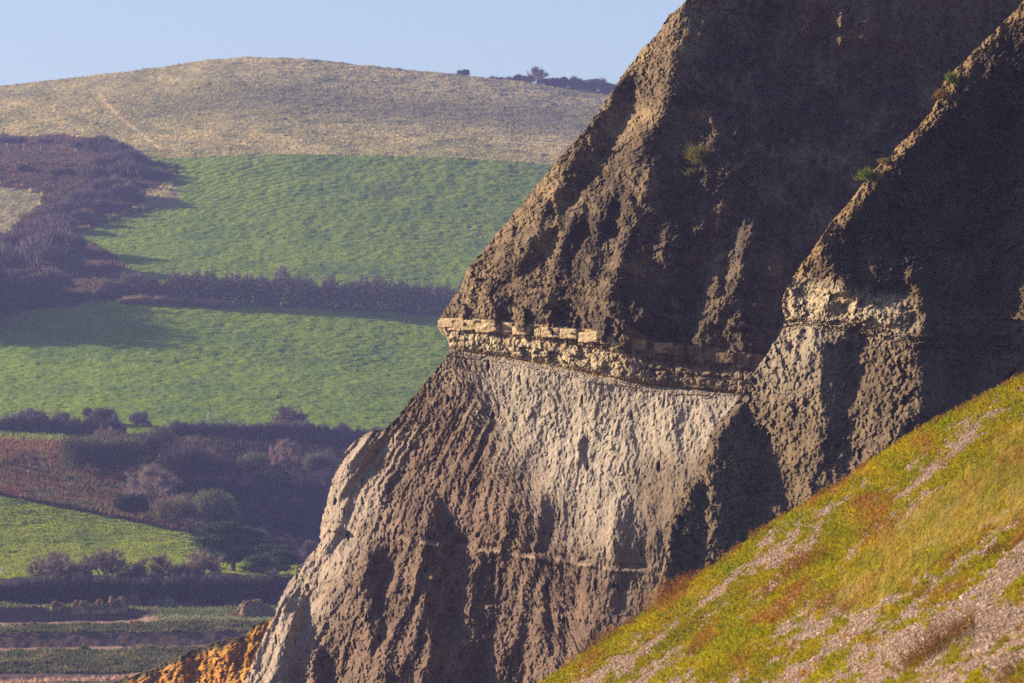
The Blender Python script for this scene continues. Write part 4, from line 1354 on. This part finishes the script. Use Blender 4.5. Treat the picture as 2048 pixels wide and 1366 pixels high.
# ------------------------------------------------------------------ grass tufts on the cliffs
def tuft(u, v, d, hpx, wpx, n, label, seed, base=(0.22, 0.2, 0.05)):
    rng = np.random.default_rng(seed)
    base = np.asarray(base) * 0.62
    hpx, wpx = hpx * 0.85, wpx * 0.9
    s = K * d
    B = np.c_[rng.normal(size=(n, 1)) * wpx * s * 0.28, rng.normal(size=(n, 1)) * wpx * s * 0.25, rng.uniform(-0.45, 0.25, (n, 1)) * hpx * s * 0.8]
    D = np.c_[rng.normal(size=(n, 2)) * 0.6, rng.uniform(0.1, 1.0, n)] + (0.0, -0.35, 0)
    D /= np.linalg.norm(D, axis=1, keepdims=True)
    V, F = blades(B, D, rng.uniform(0.4, 1.0, n) * hpx * s * 0.6, rng.uniform(0.018, 0.035, n), rng)
    o = obj("grass_tuft", V, F, M_GRASS, col=np.repeat(np.asarray(base) * rng.uniform(0.6, 1.4, (n, 1)), 3, 0))
    p = P(u, v, d)
    o.location = [float(t) for t in p]
    return tag(o, label, "tuft")


def surf1(u, v):
    u, v = np.array([float(u)]), np.array([float(v)])
    return float((depth1(u, v) + disp1(u, v))[0])


def surf2(u, v):
    u, v = np.array([float(u)]), np.array([float(v)])
    return float((depth2(u, v) + disp2(u, v))[0])


tuft(1398, 312, surf1(1398, 312) - 0.25, 62, 44, 620, "large tuft of yellowing grass hanging on the dark upper cliff face", 1, (0.26, 0.22, 0.06))
tuft(1384, 348, surf1(1384, 348) - 0.2, 34, 24, 220, "small green tuft just under the large one on the dark cliff face", 2, (0.2, 0.2, 0.05))
tuft(1734, 350, surf2(1745, 352) - 0.1, 36, 34, 420, "bright green tuft on the edge of the nearer ridge, halfway up", 3, (0.20, 0.26, 0.03))
tuft(1902, 156, surf2(1912, 158) - 0.1, 34, 26, 300, "green tuft high on the edge of the nearer ridge", 4, (0.19, 0.23, 0.03))
tuft(1880, 188, surf2(1888, 190) - 0.1, 30, 24, 240, "brown and orange tuft below the high green one on the ridge edge", 5, (0.34, 0.2, 0.05))
tuft(1768, 322, surf2(1776, 324) - 0.1, 18, 22, 160, "low yellow tuft above the bright green one on the ridge edge", 6, (0.34, 0.25, 0.05))

# ------------------------------------------------------------------ foreground shingle bank
CREST = line([(900, 1490), (1000, 1425), (1090, 1366), (1150, 1322), (1210, 1276), (1290, 1224), (1340, 1190), (1420, 1138), (1500, 1082), (1600, 1014), (1700, 950),
              (1780, 896), (1850, 850), (1950, 800), (2048, 752), (2200, 690), (2420, 610), (2900, 455), (3500, 330), (4200, 260)])
DC = 118.0


def bank_d(u, b):
    return DC - 50.0 * (b / 700.0)


def bank_pos(u, b):
    """b: picture units below the crest."""
    d = bank_d(u, b)
    v = CREST(u) + b
    p = P(u, v, d)
    p[..., 2] += 0.10 * fbm(p[..., 0] / 1.6, p[..., 1] / 3.0, 3, 401) + 0.03 * fbm(p[..., 0] / 0.4, p[..., 1] / 0.5, 2, 402)
    return p, v


GOLD = [(1650, 1215), (1700, 1150), (1760, 1080), (1830, 1020), (1950, 930), (2048, 850), (2420, 640), (2420, 960), (2048, 1040), (1960, 1075), (1880, 1130), (1790, 1185), (1720, 1230)]
PLANTS = [(1270, 1300, 0), ]


def bank_masks(u, v):
    a = u * 0.80 - v * 0.60
    b = u * 0.60 + v * 0.80
    cr = v - CREST(u)
    n = 0.8 * fbm(a / 240, b / 42, 4, 411) + 0.55 * fbm(a / 55, b / 22, 3, 412) + 0.4 * fbm(a / 18, b / 10, 2, 417)
    veg = n * 1.35 + 0.21
    veg = veg + 0.75 * np.exp(-(cr / 26) ** 2)
    veg = veg + 0.30 * np.exp(-((cr - 150) / 60) ** 2) * sstep(1500, 1750, u)
    veg = veg + 0.45 * np.exp(-(((b - np.interp(a, [300, 500, 900], [1890, 1880, 1870])) / 55) ** 2)) * (a > 330) * (a < 800)
    veg = veg - 0.22 * np.exp(-((cr - 62) / 26) ** 2) * sstep(1900, 1650, u)
    veg = veg - 0.32 * sstep(0, 90, v - np.interp(u, [1500, 1800, 2048], [1420, 1215, 1040])) * sstep(1560, 1800, u) * np.clip(1.0 + 1.2 * fbm(a / 120, b / 50, 2, 415), 0, 1)
    gold = inside(u + 14 * pn(u / 30, v / 20, 413), v + 14 * pn(u / 30, v / 20, 414), GOLD)
    red = fbm(a / 120, b / 45, 3, 416)
    return veg, gold, red


ub = np.concatenate([np.arange(880, 2430, 3.6), np.arange(2430, 4200, 20.0)])
rows, cols = [], []
for b in np.concatenate([[-1], np.linspace(0, 30, 12), np.linspace(33, 1000, 300)]):
    if b < 0:
        p = P(ub, CREST(ub) + 60, np.full(ub.shape, DC + 22))
        v = CREST(ub)
    else:
        p, v = bank_pos(ub, np.full(ub.shape, b))
    rows.append(p)
    veg, gold, red = bank_masks(ub, v)
    c = mix(np.broadcast_to((0.27, 0.195, 0.15), ub.shape + (3,)), (0.19, 0.135, 0.10), np.clip(0.4 + fbm(ub / 30, v / 20, 3, 421), 0, 1))
    c = mix(c, (0.10, 0.10, 0.03), sstep(0.0, 0.35, veg))
    c = mix(c, (0.2, 0.15, 0.05), gold * 0.8)
    cols.append(c)
rows.append(rows[-1] * np.array([1, 1, 0]) + np.array([0, 0, 7.9]))
cols.append(cols[-1])
bank_o = obj("shingle_bank", np.stack(rows), gridfaces(len(rows), len(ub), True), M_SOIL, col=np.stack(cols), smooth=True)
bank_o["kind"] = "structure"

BR = np.random.default_rng(77)


def bank_sample(n):
    u = BR.uniform(1030, 2330, n)
    b = BR.uniform(0, 660, n)
    ok = CREST(u) + b < 1420
    u, b = u[ok], b[ok]
    p, v = bank_pos(u, b)
    return u, v, b, p


# shingle
u, v, b, p = bank_sample(330000)
veg, gold, red = bank_masks(u, v)
k = (BR.uniform(size=len(u)) < np.clip(1.15 - 1.7 * np.clip(veg - 0.08, 0, 1), 0.16, 1)) & ~(gold & (BR.uniform(size=len(u)) < 0.93))
u, v, p = u[k], v[k], p[k]
n = len(u)
oct_ = np.array([(1, 0, 0), (0, 1, 0), (-1, 0, 0), (0, -1, 0), (0, 0, 1), (0, 0, -1), (.62, .62, .5), (-.62, .62, .5), (-.62, -.62, .5), (.62, -.62, .5)], float)
of = np.array([(0, 1, 6), (1, 2, 7), (2, 3, 8), (3, 0, 9), (6, 4, 0), (9, 0, 4), (6, 1, 4), (7, 4, 1), (7, 2, 4), (8, 4, 2), (8, 3, 4), (9, 4, 3), (5, 1, 0), (5, 2, 1), (5, 3, 2), (5, 0, 3)])
size = 0.0115 * np.exp(BR.normal(size=n) * 0.38)
size = np.where(BR.uniform(size=n) < 0.012, size * 1.9, size)
sh = BR.uniform(0.7, 1.3, (n, 1, 3)) * np.array([1.15, 1.15, 0.75]) * (1 + 0.18 * BR.normal(size=(n, 10, 1)))
ang = BR.uniform(0, 6.28, n)
sv = oct_[None] * sh * size[:, None, None]
ca, sa = np.cos(ang)[:, None], np.sin(ang)[:, None]
sv = np.stack([sv[..., 0] * ca - sv[..., 1] * sa, sv[..., 0] * sa + sv[..., 1] * ca, sv[..., 2]], -1)
sv += p[:, None] + np.array([0, 0, 0.006])
sc_ = mix(np.broadcast_to((0.36, 0.245, 0.185), (n, 3)), (0.54, 0.43, 0.35), np.clip(BR.normal(size=n) * 0.35 + 0.2, 0, 1)) * BR.uniform(0.6, 1.25, (n, 1))
sc_ = np.where((BR.uniform(size=n) < 0.12)[:, None], sc_ * (1.1, 0.75, 0.55), sc_)
o = obj("shingle", sv.reshape(-1, 3), (of[None] + (np.arange(n) * 10)[:, None, None]).reshape(-1, 3), M_STONE, col=np.repeat(sc_, 10, 0))
tag(o, "pinkish grey pebbles covering the sloping bank in the foreground", "shingle", kind="stuff")

# low green plants of the bank
u, v, b, p = bank_sample(245000)
veg, gold, red = bank_masks(u, v)
k = (BR.uniform(size=len(u)) < sstep(0.02, 0.4, veg) * 0.95 + 0.01) & ~(gold & (BR.uniform(size=len(u)) < 0.55))
u, v, p, red, veg = u[k], v[k], p[k], red[k], veg[k]
n = len(u)
base = mix(np.broadcast_to((0.24, 0.24, 0.004), (n, 3)), (0.41, 0.285, 0.006), np.clip(0.4 + 0.9 * fbm(u / 60, v / 40, 3, 431), 0, 1))
base = mix(base, (0.33, 0.14, 0.03), np.clip((red - 0.08) * 3, 0, 1) * 0.85)
base = base * BR.uniform(0.7, 1.3, (n, 1))
Vs, Cs = [], []
for j in range(5):
    bb = p + np.c_[BR.normal(size=(n, 2)) * 0.028, BR.uniform(-0.01, 0.035, n) * np.clip(veg * 2, 0.3, 1.6)]
    dd = np.c_[BR.normal(size=(n, 2)) * 0.8, BR.uniform(0.2, 1.2, n)]
    dd /= np.linalg.norm(dd, axis=1, keepdims=True)
    bv, _ = blades(bb, dd, 0.045 * BR.uniform(0.6, 1.5, n) * np.clip(0.7 + veg, 0.7, 1.4), 0.024 * BR.uniform(0.7, 1.3, n), BR)
    Vs.append(bv)
    Cs.append(np.repeat(base * BR.uniform(0.85, 1.15, (n, 1)), 3, 0))
V = np.concatenate(Vs)
o = obj("ground_cover", V, np.arange(len(V)).reshape(-1, 3), M_GRASS, col=np.concatenate(Cs))
tag(o, "low bright green plants in streaks over the shingle bank", "ground cover", kind="stuff")

# golden long grass
u, v, b, p = bank_sample(205000)
gold = inside(u + 14 * pn(u / 30, v / 20, 413), v + 14 * pn(u / 30, v / 20, 414), GOLD)
k = gold | ((BR.uniform(size=len(u)) < 0.018) & (b < 200) & (u > 1500))
k &= BR.uniform(size=len(u)) < np.clip(0.55 + 1.1 * fbm((u * 0.8 - v * 0.6) / 90, (u * 0.6 + v * 0.8) / 24, 3, 441), 0.1, 1)
u, v, p = u[k], v[k], p[k]
n = len(u)
base = mix(np.broadcast_to((0.42, 0.29, 0.055), (n, 3)), (0.23, 0.22, 0.025), np.clip(0.35 + 1.2 * fbm(u / 70, v / 50, 3, 442), 0, 1)) * BR.uniform(0.7, 1.3, (n, 1))
h = 0.24 * BR.uniform(0.5, 1.4, n) * np.clip(1 + 0.7 * fbm(u / 60, v / 40, 2, 443), 0.4, 1.7)
wind = np.c_[0.45 + 0.35 * BR.normal(size=n), 0.35 * BR.normal(size=n), np.ones(n)]
wind /= np.linalg.norm(wind, axis=1, keepdims=True)
b0 = p + np.c_[BR.normal(size=(n, 2)) * 0.02, np.zeros(n)]
mid = b0 + wind * (h * 0.55)[:, None]
tip_d = wind + np.c_[0.55 + 0.2 * BR.normal(size=n), 0.25 * BR.normal(size=n), -0.35 + 0.1 * BR.normal(size=n)]
tip_d /= np.linalg.norm(tip_d, axis=1, keepdims=True)
sd = np.cross(wind, BR.normal(size=(n, 3)))
sd /= np.linalg.norm(sd, axis=1, keepdims=True)
sd *= (0.0055 * BR.uniform(0.7, 1.4, n))[:, None]
V = np.stack([b0 - sd, b0 + sd, mid + sd * 0.8, mid - sd * 0.8, mid + tip_d * (h * 0.55)[:, None]], 1).reshape(-1, 3)
i = np.arange(n)[:, None] * 5
o = obj("long_grass", V, [np.concatenate([i, i + 1, i + 2, i + 3], 1), np.concatenate([i + 3, i + 2, i + 4], 1)], M_GRASS, col=np.repeat(base, 5, 0))
tag(o, "golden long grass leaning downwind in a drift across the shingle bank", "grass", kind="stuff")


# russet dock plants standing on the bank
def russet(u, v, hpx, wpx, n, label, group, seed, base=(0.30, 0.11, 0.03), flat=1.0):
    rng = np.random.default_rng(seed)
    b = max(0.0, v - float(CREST(u)))
    p, _ = bank_pos(np.array([float(u)]), np.array([b]))
    p = p[0]
    s = K * p[1]
    H, W = hpx * s, wpx * s
    m = max(8, n // 40)
    root = np.c_[rng.normal(size=(m, 1)) * W * 0.25, rng.normal(size=(m, 1)) * W * 0.5, np.zeros((m, 1))]
    root[:, 2] = root[:, 0] * 0.62
    dirs = np.c_[rng.normal(size=(m, 2)) * 0.35, np.ones(m)]
    dirs /= np.linalg.norm(dirs, axis=1, keepdims=True)
    hs = H * rng.uniform(0.45, 1.0, m)
    sv, sf = blades(root, dirs, hs, np.full(m, 0.010), rng)
    i = rng.integers(0, m, n)
    t = rng.uniform(0.1, 1.0, n) ** 0.8
    c = root[i] + dirs[i] * (hs[i] * t)[:, None] + rng.normal(size=(n, 3)) * np.array([0.03, 0.03, 0.015])
    lv, lf = leaves(c, rng.uniform(0.014, 0.034, n), rng)
    bcol = np.asarray(base) * rng.uniform(0.5, 1.4, (n, 1))
    gcol = np.array((0.16, 0.19, 0.02)) * rng.uniform(0.6, 1.3, (n, 1))
    lc = np.where((rng.uniform(size=n) < 0.5 - 0.55 * t)[:, None], gcol, bcol)
    V = np.concatenate([sv, lv])
    C = np.concatenate([np.broadcast_to(np.asarray(base) * 0.7, sv.shape), np.repeat(lc, 4, 0)])
    o = obj("russet_plant", V, [sf, lf + len(sv)], M_GRASS, col=C)
    o.location = [float(t) for t in p - np.array([0, 0, 0.01])]
    tag(o, label, "plant", group)
    return o


cg = "small russet plants along the bank's crest"
for i, (u, dv, h, w) in enumerate([(1140, 4, 26, 40), (1172, 5, 22, 36), (1205, 4, 34, 44), (1228, 6, 30, 40), (1262, 5, 26, 36), (1375, 5, 22, 40), (1400, 6, 26, 44), (1430, 6, 24, 36),
                                   (1456, 5, 28, 40), (1478, 4, 20, 30), (1512, 4, 26, 40), (1535, 5, 20, 32), (1570, 4, 16, 30), (1640, 4, 18, 32), (1690, 5, 14, 30), (1742, 4, 16, 34),
                                   (1790, 4, 18, 36), (1840, 4, 18, 40), (1880, 4, 18, 40), (1925, 4, 16, 44), (1965, 4, 18, 44), (2005, 4, 16, 40), (2035, 4, 16, 40)]):
    russet(u, float(CREST(u)) + dv, h, w, 420, "small russet plant on the grassy crest of the bank against the cliff", cg, 500 + i,
           [(0.30, 0.11, 0.035), (0.26, 0.13, 0.04), (0.33, 0.15, 0.05)][i % 3])
russet(1330, 1202, 52, 74, 1500, "large russet plant on the crest where the pale rib of the ridge meets the bank", None, 601)
russet(1355, 1186, 44, 60, 1100, "second large russet plant on the crest, right beside the largest", None, 602)
russet(1312, 1216, 40, 60, 900, "russet plant at the lower left of the two largest on the crest", None, 603)
BIG = [(1590, 1148, 50, 90, 1700, "broad russet and green clump in the middle of the bank, left of the golden grass"),
       (1625, 1128, 46, 70, 1200, "russet clump touching the upper tip of the golden grass"),
       (1545, 1190, 40, 70, 1000, "russet clump at the lower left of the broad middle one"),
       (1650, 1222, 40, 80, 1200, "russet clump below the tip of the golden grass"),
       (1700, 1215, 36, 70, 1000, "orange russet clump under the edge of the golden grass"),
       (1870, 1308, 62, 120, 2600, "large dark russet clump on bare shingle near the lower right corner"),
       (1915, 1280, 44, 80, 1300, "dark russet clump just right above the large one on bare shingle"),
       (1830, 1328, 34, 60, 800, "small dark russet clump left below the large one on bare shingle"),
       (1395, 1305, 34, 46, 800, "dark compact russet clump on the lower bank among green streaks"),
       (1440, 1275, 26, 40, 500, "small russet clump above the dark compact one on the lower bank"),
       (2025, 1360, 50, 70, 1000, "orange russet clump in the lower right corner"),
       (1990, 1106, 30, 60, 700, "russet clump at the right below the golden grass"),
       (1760, 1160, 26, 60, 600, "low russet clump at the lower edge of the golden grass")]
for i, (u, v, h, w, n, lab) in enumerate(BIG):
    russet(u, v, h, w, n, lab, None, 700 + i, [(0.28, 0.10, 0.03), (0.32, 0.14, 0.035)][i % 2] if u < 1800 else (0.20, 0.085, 0.03))

# ------------------------------------------------------------------ haze
hm = bpy.data.materials.new("haze_air")
hm.use_nodes = True
hn = hm.node_tree
hn.nodes.remove(hn.nodes["Principled BSDF"])
pv = hn.nodes.new("ShaderNodeVolumePrincipled")
pv.inputs["Color"].default_value = (0.42, 0.455, 1.0, 1)
pv.inputs["Density"].default_value = 0.000165
pv.inputs["Anisotropy"].default_value = 0.0
hn.links.new(pv.outputs[0], hn.nodes["Material Output"].inputs["Volume"])
x0, x1, y0, y1, z0, z1 = -2400, 2400, -400, 3300, 7, 200
hv = [(x, y, z) for z in (z0, z1) for y in (y0, y1) for x in (x0, x1)]
hz = obj("haze", hv, [[0, 2, 3, 1], [4, 5, 7, 6], [0, 1, 5, 4], [2, 6, 7, 3], [0, 4, 6, 2], [1, 3, 7, 5]], hm)
tag(hz, "thin blue haze filling the air over the valley", "haze", kind="stuff")
